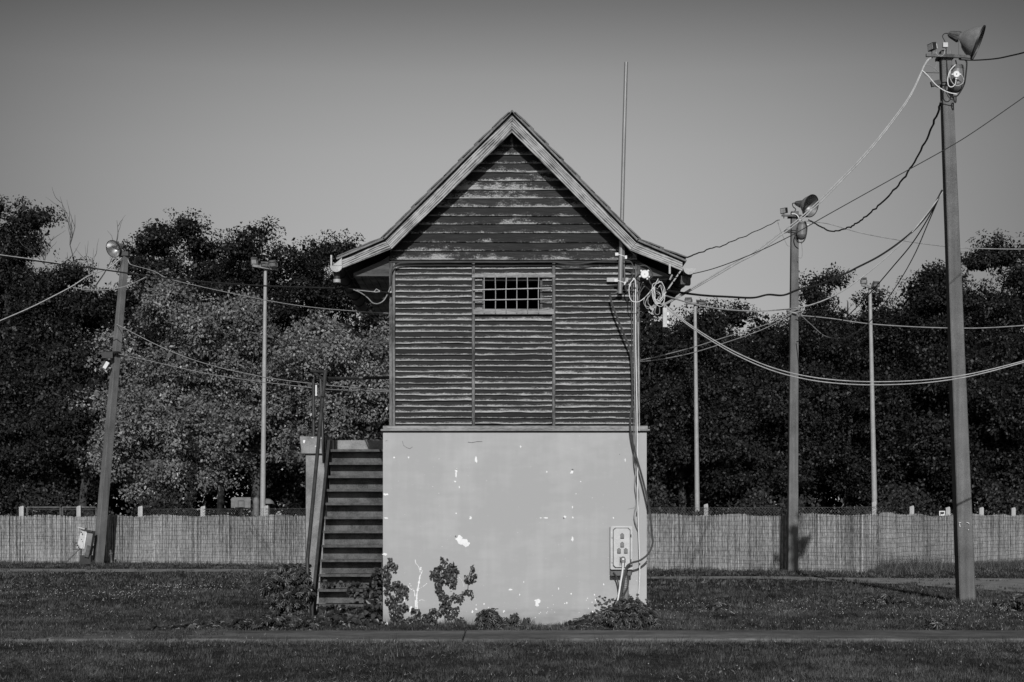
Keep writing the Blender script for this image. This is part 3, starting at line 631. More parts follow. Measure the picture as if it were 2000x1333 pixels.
wire('cable', [(1230,560,21.88),(1236,545),(1241,552),(1241,600),(1242,700),(1244,800),(1245,900),(1246,1000,21.9),(1248,1060),(1249.5,1110),(1248,1150),(1245,1187,21.85)], 0.008, M['white'], 'single white cable hanging straight down the right corner to the plants')
wire('cable', [(1237,556,21.9),(1238,640),(1239,740),(1241,850),(1243,900),(1240,945),(1243,975),(1239,1003),(1240,1018),(1246,1034,21.93)], .008, M['wmid'], 'thin grey wavy cable beside the white cable at the right corner')
wire('cable', [(1233,552,21.91),(1234,640),(1236,760),(1237,850),(1238,905),(1247,960),(1246,990),(1243,1004,21.93)], .007, M['hose'], 'thin dark cable innermost of the corner cables beside the pale wall')
wire('cable', [(1244,556,21.95),(1246,620),(1247,700),(1248,780),(1249,842,21.95)], .007, M['wlight'], 'thin pale cable outermost on the corner board right of the boards')
for k, (pts, c, lb) in enumerate([
 ([(1218,508,21.8),(1232,512),(1237,525),(1233,545),(1222,556),(1226,570),(1240,560)], 'hose', 'tangled black cable loop beside the mast under the right eave'),
 ([(1242,545,21.7),(1256,556),(1272,570),(1285,582),(1300,600)], 'wdark', 'short taut black cable from the corner to the hanging plastic box'),
 ([(1243,528,21.8),(1250,520),(1262,520),(1272,530),(1274,540),(1268,548),(1276,562)], 'hose', 'black cable curled round the white round junction box')]):
    wire('cable', pts, .009, M[c], lb)
# white round junction box
x, yy, z = P(1259,536.5,21.6); jb = empty('junction_box', (x, yy, z-.06), 'white round junction box with stub glands under the right eave', 'junction box')
MB().lathe([(0,-.03),(.05,-.03),(.056,-.024),(.056,.02),(0,.02)], (x,yy,z), (0,1,0), 24).build('box_body', M['white'], jb)
for a_ in (R(45), R(135), R(-30), R(-60), R(205)): MB().tube([(x+.05*math.cos(a_), yy, z+.05*math.sin(a_)), (x+.082*math.cos(a_), yy, z+.082*math.sin(a_))], .014, 8).build('gland', M['white'], jb)
MB().lathe([(0,-.033),(.006,-.033),(.006,-.029)], (x,yy,z), (0,1,0), 10, cap=True).build('screw', M['black'], jb)
# round coils of pale cable
def coil(cx, cy, rx, ry, d, turns, r, mat, label, tilt=0, seed=1):
    rr = random.Random(seed); pts = []
    for k in range(turns*14+1):
        a = 2*math.pi*k/14 + R(90); j = 1 + rr.uniform(-.13, .13) + .05*math.sin(k*.31) - .11*(k//14)
        px = cx + rx*j*math.cos(a)*math.cos(tilt) - ry*j*math.sin(a)*math.sin(tilt); py = cy - (rx*j*math.cos(a)*math.sin(tilt) + ry*j*math.sin(a)*math.cos(tilt))
        pts.append(P(px, py, d + .0025*k*.6 + rr.uniform(-.004, .004)))
    o = MB().tube(spline(pts, 3), r, 6).build('cable_coil', mat); tag(o, label, 'cable'); return o
coil(1287,572,12.5,24.5,21.45,4,.0042,M['white'],'oval coil of white cable hanging below the junction box', .05, 2)
coil(1275,584,13,21,21.6,3,.0042,M['wlight'],'looser coil of pale cable hanging behind the oval white coil', -.5, 5)
wire('cable', [(1239,545,21.7),(1230,556),(1229,575),(1234,588),(1246,590),(1258,583),(1270,570),(1278,560,21.6)], .006, M['white'], 'white cable slung in a loop between the corner and the coils')
wire('cable', [(1283,594,21.5),(1279,610),(1283,615),(1288,612),(1288,600,21.5)], .006, M['wmid'], 'small grey cable loop dangling under the coils')
for k, pts in enumerate([[(1247,575,21.8),(1252,560),(1256,552,21.6)], [(1245,600,21.8),(1249,575),(1258,560,21.6)], [(1246,625,21.9),(1248,605),(1246,590),(1250,575,21.7)]]):
    wire('cable', pts, .007, M['wmid'], ['thin grey tail of cable splaying from the corner bundle, uppermost', 'thin grey tail of cable splaying from the corner bundle, in the middle', 'thin grey tail of cable hanging lowest beside the corner bundle'][k])
# hanging white fluorescent housing
x, yy, z = P(1299,640,21.4); hb = empty('lamp_housing', (x, yy, z), 'long white plastic box dangling upright from cables at the right corner', 'lamp housing')
MB().box(x-.033, x+.026, yy-.03, yy+.04, z, z+.268).build('housing', M['cab'], hb, bevel=.006)
for za_ in (.05, .165): MB().box(x+.027, x+.048, yy-.02, yy+.02, z+za_, z+za_+.04).build('clip', M['white'], hb)
MB().tube([(x-.01, yy, z+.268), (x-.012, yy, z+.34)], .012, 6).build('hanger', M['wmid'], hb)
# bracket under right eave with white insulator, left bracket
m = MB(); x, yy, z = P(1308,528,21.7); m.box(x-.012, x+.014, yy, yy+.02, z-.05, z+.09); m.tube([P(1313,537,21.7), P(1308,547,21.7)], .012, 6)
tag(m.build('hook', M['zinc']), 'small pale metal hook holding the black wire under the right eave', 'hook')
m = MB(); m.tube([P(696,567,21.6), P(735,571,21.7), P(742,570,21.7)], .006, 6); m.tube([P(742,569,21.7), P(735,565,21.7), P(730,571,21.7)], .006, 6); m.box(*[P(757,0,21.8)[0], P(764,0,21.8)[0]], -.12, -.05, P(0,569,21.8)[2]-.01, P(0,569,21.8)[2]+.01)
tag(m.build('wire_clamp', M['zinc']), 'pale metal wire clamp beside the left corner of the timber wall', 'clamp')
# socket cabinet
x0, _, z1 = P(1192,1028,21.85); x1, _, z0 = P(1235.5,1113,21.85)
sb = empty('socket_cabinet', ((x0+x1)/2, -.08, z0), 'pale socket cabinet with grey flap covers mounted low on the rendered wall', 'electric cabinet')
def octo(xa, xb, za, zb, c): return [(xa+c,za),(xb-c,za),(xb,za+c),(xb,zb-c),(xb-c,zb),(xa+c,zb),(xa,zb-c),(xa,za+c)]
MB().box(x0, x1-.015, -.125, -.003, z0-.09, z1-.012).build('cabinet_body', M['cabd'], sb, bevel=.008)
MB().prism(octo(x0, x1, z0, z1, .012), -.165, -.126).build('cabinet_rim', M['cab'], sb, bevel=.004)
MB().prism(octo(x0+.034, x1-.03, z0+.022, z1-.022, .03), -.171, -.1652).build('seal', M['hose'], sb)
MB().prism(octo(x0+.044, x1-.04, z0+.034, z1-.032, .03), -.182, -.1712).build('cabinet_door', M['cab'], sb, bevel=.003)
def xz(px, py): a = P(px, py, 21.83); return a[0], a[2]
for (px, py) in ((1215,1047),(1215,1064),(1208.7,1076),(1222,1076)):
    x, z = xz(px, py); s_ = MB().box(x-.026, x+.026, -.205, -.183, z-.034, z+.026).build('socket_cover', M['sock'], sb, bevel=.006)
    MB().box(x-.012, x+.012, -.203, -.185, z+.027, z+.038).build('hinge', M['sock'], s_)
x, z = xz(1216.5, 1092); pl = MB().tube([(x, -.183, z), (x, -.235, z-.012)], .037, 14).tube([(x, -.21, z-.02), (x+.002, -.225, z-.085)], [.028, .022], 12).build('plug', M['sock'], sb)
MB().box(x-.014, x+.014, -.241, -.234, z-.012, z+.01).build('plug_mark', M['white'], pl)
MB().box(x-.045, x-.036, -.2, -.183, z-.09, z+.03).build('lid_catch', M['hose'], sb)
for zz in (z1-.13, z0+.13):
    MB().box(x1-.034, x1-.018, -.19, -.172, zz-.015, zz+.015).build('latch', M['hose'], sb); MB().box(x0+.014, x0+.032, -.186, -.166, zz-.03, zz+.03).build('hinge', M['cab'], sb)
wire('cable', [(1217,1100,21.72),(1216,1115),(1212,1140),(1208,1165),(1203,1188),(1197,1207,21.7)], .013, M['white'], 'white cable hanging from the plug at the foot of the socket cabinet')
wire('cable', [(1198,1118,21.85),(1204,1127),(1208,1145),(1208,1165),(1204,1190,21.85)], .011, M['hose'], 'black cable leaving the lower left corner of the socket cabinet')
wire('cable', [(1222,1115,21.85),(1227,1130),(1226,1145),(1219,1160),(1211,1175,21.85)], .012, M['hose'], 'black cable bowing out under the middle of the socket cabinet')
wire('cable', [(1226,1113,21.88),(1222,1130),(1214,1150),(1204,1172),(1196,1185,21.9)], .013, M['wdark'], 'black cable slanting down left below the socket cabinet')
m = MB(); pp = [P(1220,1114,21.9), P(1222,1150,21.92), P(1223,1200,21.92)]; sp_ = spline(pp, 24); m.tube(sp_, [.040 + .005*(i % 2) for i in range(len(sp_))], 12)
tag(m.build('conduit', M['sock']), 'thick grey ribbed conduit rising from the ground to the socket cabinet', 'conduit')

# ------------------------------------------------------------------ CONCRETE POLES and their lamps
def pole(name, base, top, wb, wt, rot, label):
    e = empty(name, base, label, 'utility pole', 'concrete poles carrying the cables'); b = Vector(base) - Vector((0,0,.1)); t = Vector(top)
    m = MB(); n = 22; a = Vector((math.cos(rot), math.sin(rot), 0)); c = Vector((-math.sin(rot), math.cos(rot), 0)); rr = random.Random(int(base[0]*10))
    ch = .86
    for i in range(n+1):
        k = i/n; p = b.lerp(t, k); wd = (wb + (wt-wb)*k)/2
        for (u, v) in ((-1,-ch),(-ch,-1),(ch,-1),(1,-ch),(1,ch),(ch,1),(-ch,1),(-1,ch)):
            j = 1 + rr.uniform(-.012, .012); m.v.append(tuple(p + a*(u*wd*j) + c*(v*wd*j)))
    for i in range(n):
        for j in range(8): m.face([i*8+j, i*8+(j+1) % 8, (i+1)*8+(j+1) % 8, (i+1)*8+j])
    m.face([n*8+j for j in range(8)]); m.build('shaft', M['conc'], e); return e
nB = P(1887,1178,28.06); nT = P(1846,101,28.06); mB = P(1547.5,1120,44.3); mT = P(1552,414,44.3); lB = P(190.5,1103.5,53.3); lT = P(244.5,499,53.3)
pn = pole('concrete_pole', (nB[0], nB[1], 0), nT, .29, .185, 0, 'nearest and tallest looking concrete pole standing in the grass at far right')
pmid = pole('concrete_pole', (mB[0], mB[1], 0), mT, .285, .20, 0, 'straight concrete pole rising just in front of the reed fence right of the hut')
pl_ = pole('concrete_pole', (lB[0], lB[1], 0), lT, .30, .20, R(45), 'leaning concrete pole with the open lamp at the far left')
for e, d, w_, (px, py), s_ in ((pn, 28.06, .24, (1846,114), 1), (pmid, 44.3, .28, (1551,424), 1)):
    x, y, z = P(px, py, d)
    m = MB(); m.obox((x-.38*s_, y-w_/2-.02, z+.01), (x+.42*s_, y-w_/2-.02, z-.02), .05, .05); m.box(x-w_/2-.02, x+w_/2+.02, y-w_/2-.03, y+w_/2+.03, z-.02, z+.03)
    m.build('crossarm', M['rust'], e)
    m = MB(); z2 = z-.48 if d < 30 else z - .42; m.tube([(x+(w_/2+.02)*math.cos(a)*1.25+.01, y+(w_/2+.02)*math.sin(a)*1.25, z2) for a in np.linspace(0, 2*math.pi, 17)], .012, 5); m.obox((x-w_/2-.16, y-.1, z2-.02), (x-w_/2, y-.1, z2+.02), .07, .09)
    m.build('strap', M['black'], e)
# left pole fittings: tie and bundle of wires
x, y, z = P(222,690,53.2); m = MB(); m.tube([(x+.21*math.cos(a), y+.21*math.sin(a), z) for a in np.linspace(0, 2*math.pi, 15)], .05, 6); m.box(x-.32, x+.04, y-.3, y-.12, z-.2, z+.0); m.build('strap', M['black'], pl_)
x, y, z = P(211,716,53.1); m = MB(); m.obox((x-.07, y-.2, z-.09), (x+.06, y-.2, z+.12), .12, .12); m.build('tag_plate', M['tape'], pl_)
x, y, z = P(243,500,53.3); m = MB(); m.box(x-.16, x+.16, y-.16, y+.16, z-.02, z+.12); m.build('pole_cap', M['black'], pl_)
m = MB()
for dz in (0, .05, .1): m.tube([(mT[0]-.03+.17*math.cos(a)*1.1, mT[1]+.17*math.sin(a)*1.1, P(0,614,44.3)[2]+dz+.03*math.sin(a*2+dz*30)) for a in np.linspace(0, 2*math.pi, 17)], .02, 5)
m.build('wire_wrap', M['wmid'], pmid)
# painted marks low on the near pole
m = MB(); x, y, z = P(1878,1020,27.9)
for k, (a, b_) in enumerate((((1873,1021),(1877,1021)), ((1888,1021),(1892,1021.5)), ((1892,1021.5),(1892.5,1024)), ((1874,1023),(1875.5,1030)), ((1891.5,1034),(1891.8,1036)))):
    p = P(a[0], a[1], 27.9); q = P(b_[0], b_[1], 27.9); m.obox((p[0], 5.905, p[2]), (q[0], 5.905, q[2]), .012, .012, (0,1,0))
m.build('paint_mark', M['tape'], pn)

def reflector(e_loc, neck, mouth, rad, label, mount, bright=False):
    """bell-shaped lamp: finned socket behind, enamelled bell, mirrored inside"""
    neck = Vector(neck); mouth = Vector(mouth); ax = (mouth-neck); L = ax.length; ax.normalize()
    e = empty('reflector_lamp', e_loc, label, 'lamp', 'big bell shaped lamps on the concrete poles')
    bell = [(.10,.36),(.13,.42),(.19,.50),(.26,.60),(.33,.72),(.38,.84),(.415,.96),(.43,1.0)]
    k = rad/.43; pr_o = [(r*k, z*L) for r, z in bell]; pr_i = [(r*k*.97, z*L+.004) for r, z in bell]
    MB().lathe(pr_o, neck, ax, 32).build('shade', M['lampout'], e)
    MB().lathe([(0.0, .37*L)] + pr_i, neck, ax, 32).build('mirror', M['lampbr' if bright else 'lampin'], e)
    MB().lathe([(rad*.98, L*.985), (rad*1.035, L*.985), (rad*1.035, L*1.03), (rad*.98, L*1.03), (rad*.98, L*.985)], neck, ax, 32).build('rim', M['black'], e)
    MB().lathe([(0,0),(.035,0.0),(.05,.04*L),(.07,.14*L),(.092,.3*L),(.10,.37*L),(0,.37*L)], neck, ax, 16).build('socket_housing', M['rust'], e)
    a = ax.cross(Vector((0,0,1))).normalized(); c = ax.cross(a); m = MB()
    for j in range(8):
        an = j*math.pi/4; dv = a*math.cos(an)+c*math.sin(an); m.obox(neck+ax*.05*L+dv*.05, neck+ax*.36*L+dv*.098, .008, .02, dv)
    m.build('fin', M['rust'], e)
    MB().lathe([(0,.44*L),(.04,.46*L),(.055,.54*L),(.04,.62*L),(0,.66*L)], neck, ax, 12).build('bulb', M['white' if bright else 'lampout'], e)  # bulb greyed to dim the bell, left white in the bright one
    j = neck+ax*.37*L; m = MB(); m.obox(j+Vector((0,-.03,-.02)), mount, .045, .045); m.build('yoke', M['black'], e)
    return e
reflector(P(1877,118,28), P(1852,66,28.1), P(1910,84,27.95), .305, 'big bell lamp facing right on top of the nearest pole', P(1875,116,27.95))
reflector(P(1564,425,44.1), P(1553,397,44.4), P(1584,402.5,44.0), .31, 'big bell lamp on the pole beside the reed fence right of the hut', P(1571,421,44.1))
reflector(P(243,498,53.2), P(243,479.5,53.6), P(221.5,486.5,53.1), .29, 'big bell lamp with bright mirror facing us on the leaning left pole', P(240,497,53.3), True)
MB_ = MB()
wire('cable', [(1853,66,28.1),(1845,66),(1841,72),(1846,83),(1848,100),(1850,130),(1852,160,27.9)], .008, M['wdark'], 'thin black lead from the bell lamp to the nearest pole top')
def small_flood(px, py, d, face, label, sc=1.0, group=None):
    x, y, z = P(px, py, d); e = empty('floodlight', (x, y, z-.2*sc), label, 'floodlight', group); f = Vector(face).normalized()
    c = Vector((x, y, z)); m = MB(); m.obox(c - f*.06*sc, c + f*.05*sc, .25*sc, .19*sc, w2=None); m.build('lamp_body', M['black'], e)
    m = MB(); m.obox(c + f*.052*sc, c + f*.062*sc, .21*sc, .15*sc); m.build('glass', M['zinc'], e)
    m = MB(); m.obox(c - f*.13*sc, c-f*.062*sc, .13*sc, .13*sc); m.build('gear_box', M['cab'], e)
    m = MB(); m.tube([(x, y, z-.08*sc), (x, y, z-.27*sc)], .016*sc, 6); m.build('stem', M['rust'], e); return e
small_flood(1820,92,27.9, (-.8,-.3,-.15), 'small dark floodlight on the left arm end of the nearest pole', .66)
small_flood(1531,412,44.2, (-.7,-.6,-.15), 'small dark floodlight on the left arm end of the pole by the reed fence', .8)
x, y, z = P(1846,89,27.9); jb = MB().box(x-.045, x+.045, y-.03, y+.03, z-.04, z+.045).build('junction_box', M['cab'], bevel=.006); tag(jb, 'small square junction box above the top of the nearest pole', 'junction box')
wire('cable', [(1828,98,27.9),(1829,105),(1836,110),(1843,107),(1846,97,27.9)], .007, M['wlight'], 'thin white loop of wire on top of the nearest pole')
def ballast(px, py, d, w_, h_, label, jbx=False):
    x, y, z = P(px, py, d); e = empty('ballast_box', (x, y, z-h_/2), label, 'ballast box')
    m = MB(); n = 20; m.lathe([(0,-h_/2),(w_*.22,-h_/2+.01),(w_*.46,-h_*.36),(w_/2,-h_*.28),(w_/2,h_*.36),(w_*.44,h_*.46),(0,h_/2)], (x,y,z), (.04,0,1), 18); m.build('can', M['cabd'], e)
    m = MB(); m.lathe([(w_*.51,-h_*.24),(w_*.515,h_*.3)], (x,y,z), (.04,0,1), 18); m.build('jacket', M['lampout'], e)
    m = MB(); m.tube([(x, y, z+h_/2), (x-.02, y, z+h_/2+.08)], .012, 6); m.build('hanger', M['black'], e); return e
ballast(1868.5,154,27.85,.245,.50,'stained metal ballast can hanging from the nearest pole top')
ballast(1566,451,44.05,.26,.52,'stained metal ballast can hanging from the top of the pole by the reed fence')
x, y, z = P(1867.5,146,27.6); e = empty('junction_box', (x, y, z-.05), 'white round junction box on the ballast can of the nearest pole', 'junction box')
MB().lathe([(0,-.03),(.052,-.03),(.058,-.024),(.058,.02),(0,.02)], (x,y,z), (0,1,0), 24).build('box_body', M['white'], e)
MB().tube([(x-.085,y,z),(x+.085,y,z)], .016, 8).tube([(x,y,z),(x,y,z-.085)], .016, 8).build('gland', M['white'], e)
MB().lathe([(0,-.034),(.01,-.034),(.01,-.03)], (x,y,z), (0,1,0), 10, cap=True).build('screw', M['black'], e)
NPL = [([(1884,117,27.8),(1888,122),(1887,140),(1883,165),(1872,185),(1866,189,27.8)], .014, 'wdark', 'thick black cable bowing out right of the ballast can on the nearest pole'),
 ([(1867,154,27.6),(1866,164),(1860,170),(1853,168),(1851,155),(1856,138),(1866,127,27.7)], .009, 'white', 'white wire loop left of the round box on the nearest pole'),
 ([(1873,146,27.6),(1880,150),(1882,160),(1876,166),(1868,168),(1860,162),(1855,150),(1857,140,27.7)], .008, 'wlight', 'pale wire loop right of the round box on the nearest pole'),
 ([(1801,138,27.7),(1812,148),(1830,168),(1850,180),(1869,184.5,27.7)], .009, 'white', 'white wire drooping across the nearest pole below its strap'),
 ([(1806,128,27.8),(1815,128),(1825,134),(1834,142,27.8)], .006, 'wmid', 'thin grey wire just left of the nearest pole top, upper one'),
 ([(1802,142,27.8),(1818,142.5),(1834,143,27.8)], .005, 'wdark', 'thin black wire just left of the nearest pole top, lower one'),
 ([(1803,138,27.8),(1806,146),(1812,150),(1820,148),(1828,130),(1830,120,27.9)], .005, 'wmid', 'thin grey dangling wire curl left of the nearest pole top'),
 ([(1865,187,27.8),(1863,192),(1865,200),(1867,199),(1867,188,27.8)], .012, 'wdark', 'small black cable loop below the ballast can on the nearest pole')]
for p, r_, c, lb in NPL: wire('cable', p, r_, M[c], lb)
MPL = [([(1553,397,44.4),(1548,398),(1549,404),(1554,409),(1552,414,44.2)], .014, 'wdark', 'short black lead behind the bell lamp on the pole by the reed fence'),
 ([(1572,432,43.9),(1576,445),(1573,465),(1566,474),(1556,470),(1553,458),(1560,445,44)], .016, 'wdark', 'black cable loop round the ballast can by the reed fence'),
 ([(1546,418,44.1),(1556,420),(1566,434),(1580,440),(1590,435,44)], .014, 'white', 'short white wire crossing the top of the pole by the reed fence'),
 ([(1518,430,44.1),(1524,450),(1534,472),(1538,480),(1544,481,44.1)], .008, 'wmid', 'thin grey wire dangling left of the pole top by the reed fence'),
 ([(1565,470,44),(1567,490),(1566,503),(1561,504),(1559,501,44)], .008, 'wmid', 'thin wire with a hooked end dangling below the ballast can by the reed fence')]
for p, r_, c, lb in MPL: wire('cable', p, r_, M[c], lb)

# ------------------------------------------------------------------ OVERHEAD CABLES
OH = [
 ([(1821,112,27.95),(1812,117),(1803,132),(1797,146),(1775,190),(1735,245),(1690,300),(1640,352),(1600,392),(1560,428),(1520,458),(1480,488),(1440,510),(1400,534),(1360,558),(1330,576),(1298,594,21.8)], .0115, 'wlight', 'pale twin cable climbing from the hut eave to the top of the nearest pole', .035, 0),
 ([(1838,200,27.9),(1820,250),(1790,310),(1755,362),(1715,402),(1680,432),(1655,446),(1625,452),(1600,442),(1580,430,44.1)], .022, 'wdark', 'thick twisted black cable sagging between the two right poles', None, .01),
 ([(1875,117,27.8),(1905,118),(1945,115),(1975,109),(2000,103),(2060,86,24)], .014, 'wdark', 'thick black cable leaving the nearest pole top for the right edge', None, 0),
 ([(1262,546,21.8),(1300,546),(1340,538),(1400,523),(1480,492),(1550,458),(1620,418),(1760,340),(1850,290),(1905,256),(2000,190),(2060,148,24)], .008, 'wdark', 'long thin black wire rising from the junction box across both right poles', None, 0),
 ([(1333,506,22),(1380,489),(1430,472),(1480,450),(1522,430,44.1)], .012, 'wdark', 'thin black wire from the roof corner up to the small floodlight by the reed fence', None, .008),
 ([(1840,372,27.9),(1820,408),(1790,445),(1755,475),(1715,502),(1672,524),(1655,533),(1600,556),(1560,566),(1530,577),(1500,576),(1470,582),(1420,580),(1370,577),(1300,568,21.8)], .018, 'wdark', 'thick kinked black cable sagging from midway up the nearest pole to the hut', None, 0),
 ([(1841,376,27.9),(1815,412),(1780,455),(1740,495),(1690,537),(1640,572),(1590,594),(1540,604),(1470,608),(1400,603),(1350,593),(1300,578,21.8)], .0115, 'wlight', 'white cable sagging deep from midway up the nearest pole to the hut', None, 0),
 ([(1838,378,27.9),(1812,428),(1780,478),(1745,520),(1700,572),(1650,622),(1600,655),(1556,668,44.1)], .014, 'wdark', 'black cable dropping from the nearest pole behind the trees line to the fence pole', None, 0),
 ([(1836,382,27.9),(1812,438),(1785,500),(1750,560),(1705,622),(1675,648),(1645,661),(1612,657),(1585,635),(1560,612,44.1)], .012, 'wmid', 'thin grey cable in a deep loop between the two right poles', None, 0),
 ([(1556,616,44),(1620,622),(1690,632),(1770,638),(1850,641),(1920,641),(2000,636),(2060,630,42)], .016, 'wmid', 'grey cable running right from midway up the fence pole', None, 0),
 ([(1575,432,44),(1620,438),(1680,455),(1760,470),(1850,482),(1920,486),(2000,487),(2060,484,42)], .016, 'wmid', 'grey cable running right from the top of the fence pole behind the nearest pole', None, 0),
 ([(1292,590,21.7),(1330,622),(1380,656),(1440,690),(1510,719),(1580,736),(1650,744),(1720,746),(1800,743),(1870,735),(1930,723),(2000,705),(2060,688,24)], .0085, 'wlight', 'pale twin cable sagging lowest from the hut corner across to the right edge', .035, 0),
 ([(1248,705,22.3),(1300,693),(1360,677),(1420,658),(1470,643),(1510,629),(1546,612,44.1)], .011, 'wlight', 'pale twin cable from the hut side up to midway of the fence pole', .11, 0),
 ([(-60,491,26),(0,500),(100,514),(200,527),(300,541),(400,551),(520,559),(640,563),(700,566),(758,572,21.8)], .014, 'wdark', 'thick black cable crossing the left side from the picture edge to the hut', None, 0),
 ([(250,508,53.2),(254,516),(265,520),(300,530),(330,545),(400,562),(480,579),(560,594),(640,604),(762,613,22.2)], .012, 'wlight', 'pale cable from the top of the leaning pole to the hut', None, 0),
 ([(-60,652,48),(0,627),(60,601),(110,576),(140,560),(170,541),(195,531),(215,522),(237,504,53.1)], .022, 'wlight', 'pale cable rising from the left edge to the leaning pole lamp', None, 0),
 ([(143,562,51),(170,566),(200,567),(240,561),(270,549),(292,538,50)], .016, 'wmid', 'slack grey cable hanging between the left cable and the leaning pole', None, 0),
 ([(228,634,53.1),(300,671),(360,697),(420,716),(480,730),(540,741),(640,753),(762,764,22.2)], .013, 'wlight', 'pale cable, the upper of two from the leaning pole shaft past the stair rail', None, 0),
 ([(232,692,53.1),(300,707),(360,721),(420,733),(500,745),(600,757),(640,761),(762,766,22.2)], .012, 'wlight', 'pale cable, the lower of two from the leaning pole shaft past the stair rail', None, 0),
 ([(690,566,21.7),(704,572),(718,582),(728,592),(740,593),(752,584),(763,560,21.85)], .009, 'wmid', 'slack cable loop with pale tape under the left eave', None, 0),
]
for p, r_, c, lb, two, wb_ in OH: wire('overhead_cable', p, r_*.9, M[c], lb, 'cable', two=two, wob=wb_)
# thin grey tie along the black left cable
wire('overhead_cable', [(-60,488.5,25.98),(0,498),(60,506),(120,515,25)], .006, M['wlight'], 'short pale wire lashed along the black left cable at the picture edge', 'cable')

# ------------------------------------------------------------------ FENCE
def fence(pts, h, name, label, seed):
    """reed screen: every reed a narrow upright strip, wired together in rows"""
    rs = np.random.default_rng(seed); e = empty(name, (pts[0][0], pts[0][1], 0), label, 'fence')
    Vs = []; tones = []; wires_ = MB()
    for (a, b) in zip(pts, pts[1:]):
        a = np.array(a[:2]); b = np.array(b[:2]); L = np.linalg.norm(b-a); t = (b-a)/L; nrm = np.array([t[1], -t[0]])
        if nrm[1] > 0: nrm = -nrm
        s = np.arange(0, L, .021); n = len(s); s = s + rs.uniform(-.006, .006, n)
        bul = .03*np.sin(s*1.1+seed) + .02*np.sin(s*2.7); top = h + .02*np.sin(s*.8+seed) + .025*np.sin(s*2.9) + rs.normal(0, .009, n) - .05*rs.random(n)*(rs.random(n) < .15)
        panel = np.floor(s/3.1); top += (np.sin(panel*5.1)*.025)
        hw = rs.uniform(.011, .019, n); lean = rs.normal(0, .022, n); zb = rs.uniform(-.02, .05, n); off = bul + rs.uniform(0, .02, n)
        ptone = .5+.35*np.sin(panel*2.3+seed); tone = np.clip(rs.normal(.5, .26, n) + .12*(ptone-.5)*2.2, 0, 1)
        def pt(ss, oo): return a[None] + t[None]*ss[:, None] + nrm[None]*oo[:, None]
        for (q, zc) in ((pt(s-hw, off), zb), (pt(s, off+.012), zb), (pt(s+hw, off), zb), (pt(s+hw+lean, off), top), (pt(s+lean, off+.012), top), (pt(s-hw+lean, off), top)):
            Vs.append((np.concatenate([q, zc[:, None]], 1), n))
        tones.append((tone, n))
        nr_ = 13
        for r_ in range(nr_):
            zz = .09 + r_*(h-.14)/(nr_-1)
            ks = np.linspace(0, L, int(L/.35)+2)
            wires_.tube([tuple(a + t*k + nrm*(.03*math.sin(k*1.1+seed)+.02*math.sin(k*2.7)+.036)) + (zz + .014*math.sin(k*2+r_*2.3) + .022*math.sin(k*.6+r_*.9) + random.gauss(0, .008),) for k in ks], .0026, 3, cap=False)
    V = []; Q = []; T_ = []; base = 0; i = 0
    for tone, n in tones:
        blk = np.stack([Vs[i+k][0] for k in range(6)], 1).reshape(-1, 3); i += 6; idx = np.arange(n)[:, None]*6 + base
        Q.append(np.concatenate([idx, idx+1, idx+4, idx+5], 1)); Q.append(np.concatenate([idx+1, idx+2, idx+3, idx+4], 1)); T_ += [tone, tone]; V.append(blk); base += n*6
    npmesh('reed_screen', np.concatenate(V), np.concatenate(Q), np.concatenate(T_), M['reed'], e)
    wires_.build('tie_wire', M['wirec'], e)
    m = MB()
    for (a, b) in zip(pts, pts[1:]):
        a = Vector((a[0], a[1], 0)); b = Vector((b[0], b[1], 0)); n = (b-a).cross(Vector((0,0,1))).normalized(); n = n if n.y > 0 else -n
        m.v += [tuple(a+n*.03), tuple(b+n*.03), tuple(b+n*.03+Vector((0,0,h-.05))), tuple(a+n*.03+Vector((0,0,h-.05)))]; k = len(m.v)-4; m.face([k, k+1, k+2, k+3])
    m.build('backing', M['reed'], e)
    return e
rm_, rt_, rb_ = newmat('reed'); at = N(rt_, 'ShaderNodeAttribute'); at.attribute_name = 'tone'; tcn = N(rt_, 'ShaderNodeTexCoord')
nz = noise(rt_, mapping(rt_, tcn.outputs['Object'], (42, 42, 6)), 1, 4, .75); nl = noise(rt_, tcn.outputs['Object'], .8, 3)
xx_ = mth(rt_, 'ADD', mth(rt_, 'MULTIPLY', at.outputs['Fac'], .16), mth(rt_, 'ADD', mth(rt_, 'MULTIPLY', nz, .66), mth(rt_, 'MULTIPLY', nl, .18)))
rt_.links.new(ramp(rt_, xx_, [(.36, .06), (.45, .175), (.53, .285), (.63, .48)]), rb_.inputs['Base Color']); rb_.inputs['Roughness'].default_value = .85; rb_.inputs['Specular IOR Level'].default_value = .2
M['reed'] = rm_
fA = [G(-260,1098.8), G(300,1101.8), G(600,1105.5), G(985,1109.5), G(1263,1113.5), G(1550,1117.3), G(1716,1120)]
corner = G(1716,1120); far_r = P(2030,1100,54.5); far_r2 = P(2300,1100,58)
fence([p[:2] for p in fA], 1.68, 'reed_fence', 'long pale reed fence running behind the hut from the left edge to the corner', 3)
fence([corner[:2], far_r[:2], far_r2[:2]], 1.68, 'reed_fence', 'reed fence stretch turning away at the far right behind the nearest pole', 8)
def on_fence(px, extra):   # depth of the fence line under px, plus extra
    segs = fA + [P(2030,1100,54.5), P(2300,1100,58)]
    for a, b in zip(segs, segs[1:]):
        pa = CX + a[0]*F/(a[1]-CAMY); pb = CX + b[0]*F/(b[1]-CAMY)
        if pa <= px <= pb: k = (px-pa)/(pb-pa); return a[1]-CAMY + (b[1]-a[1])*k + extra
    return 52
posts = [(43,990,9),(154.5,989.5,8),(275,990,9),(397,990,9),(520.5,989,8),(640,989,8),(1100,988,8),(1378.5,986,8),(1706.5,981.5,8),(1780,990,8.5),(1850.5,992,8.5),(1916,992.5,8.5),(1978.5,993,8)]
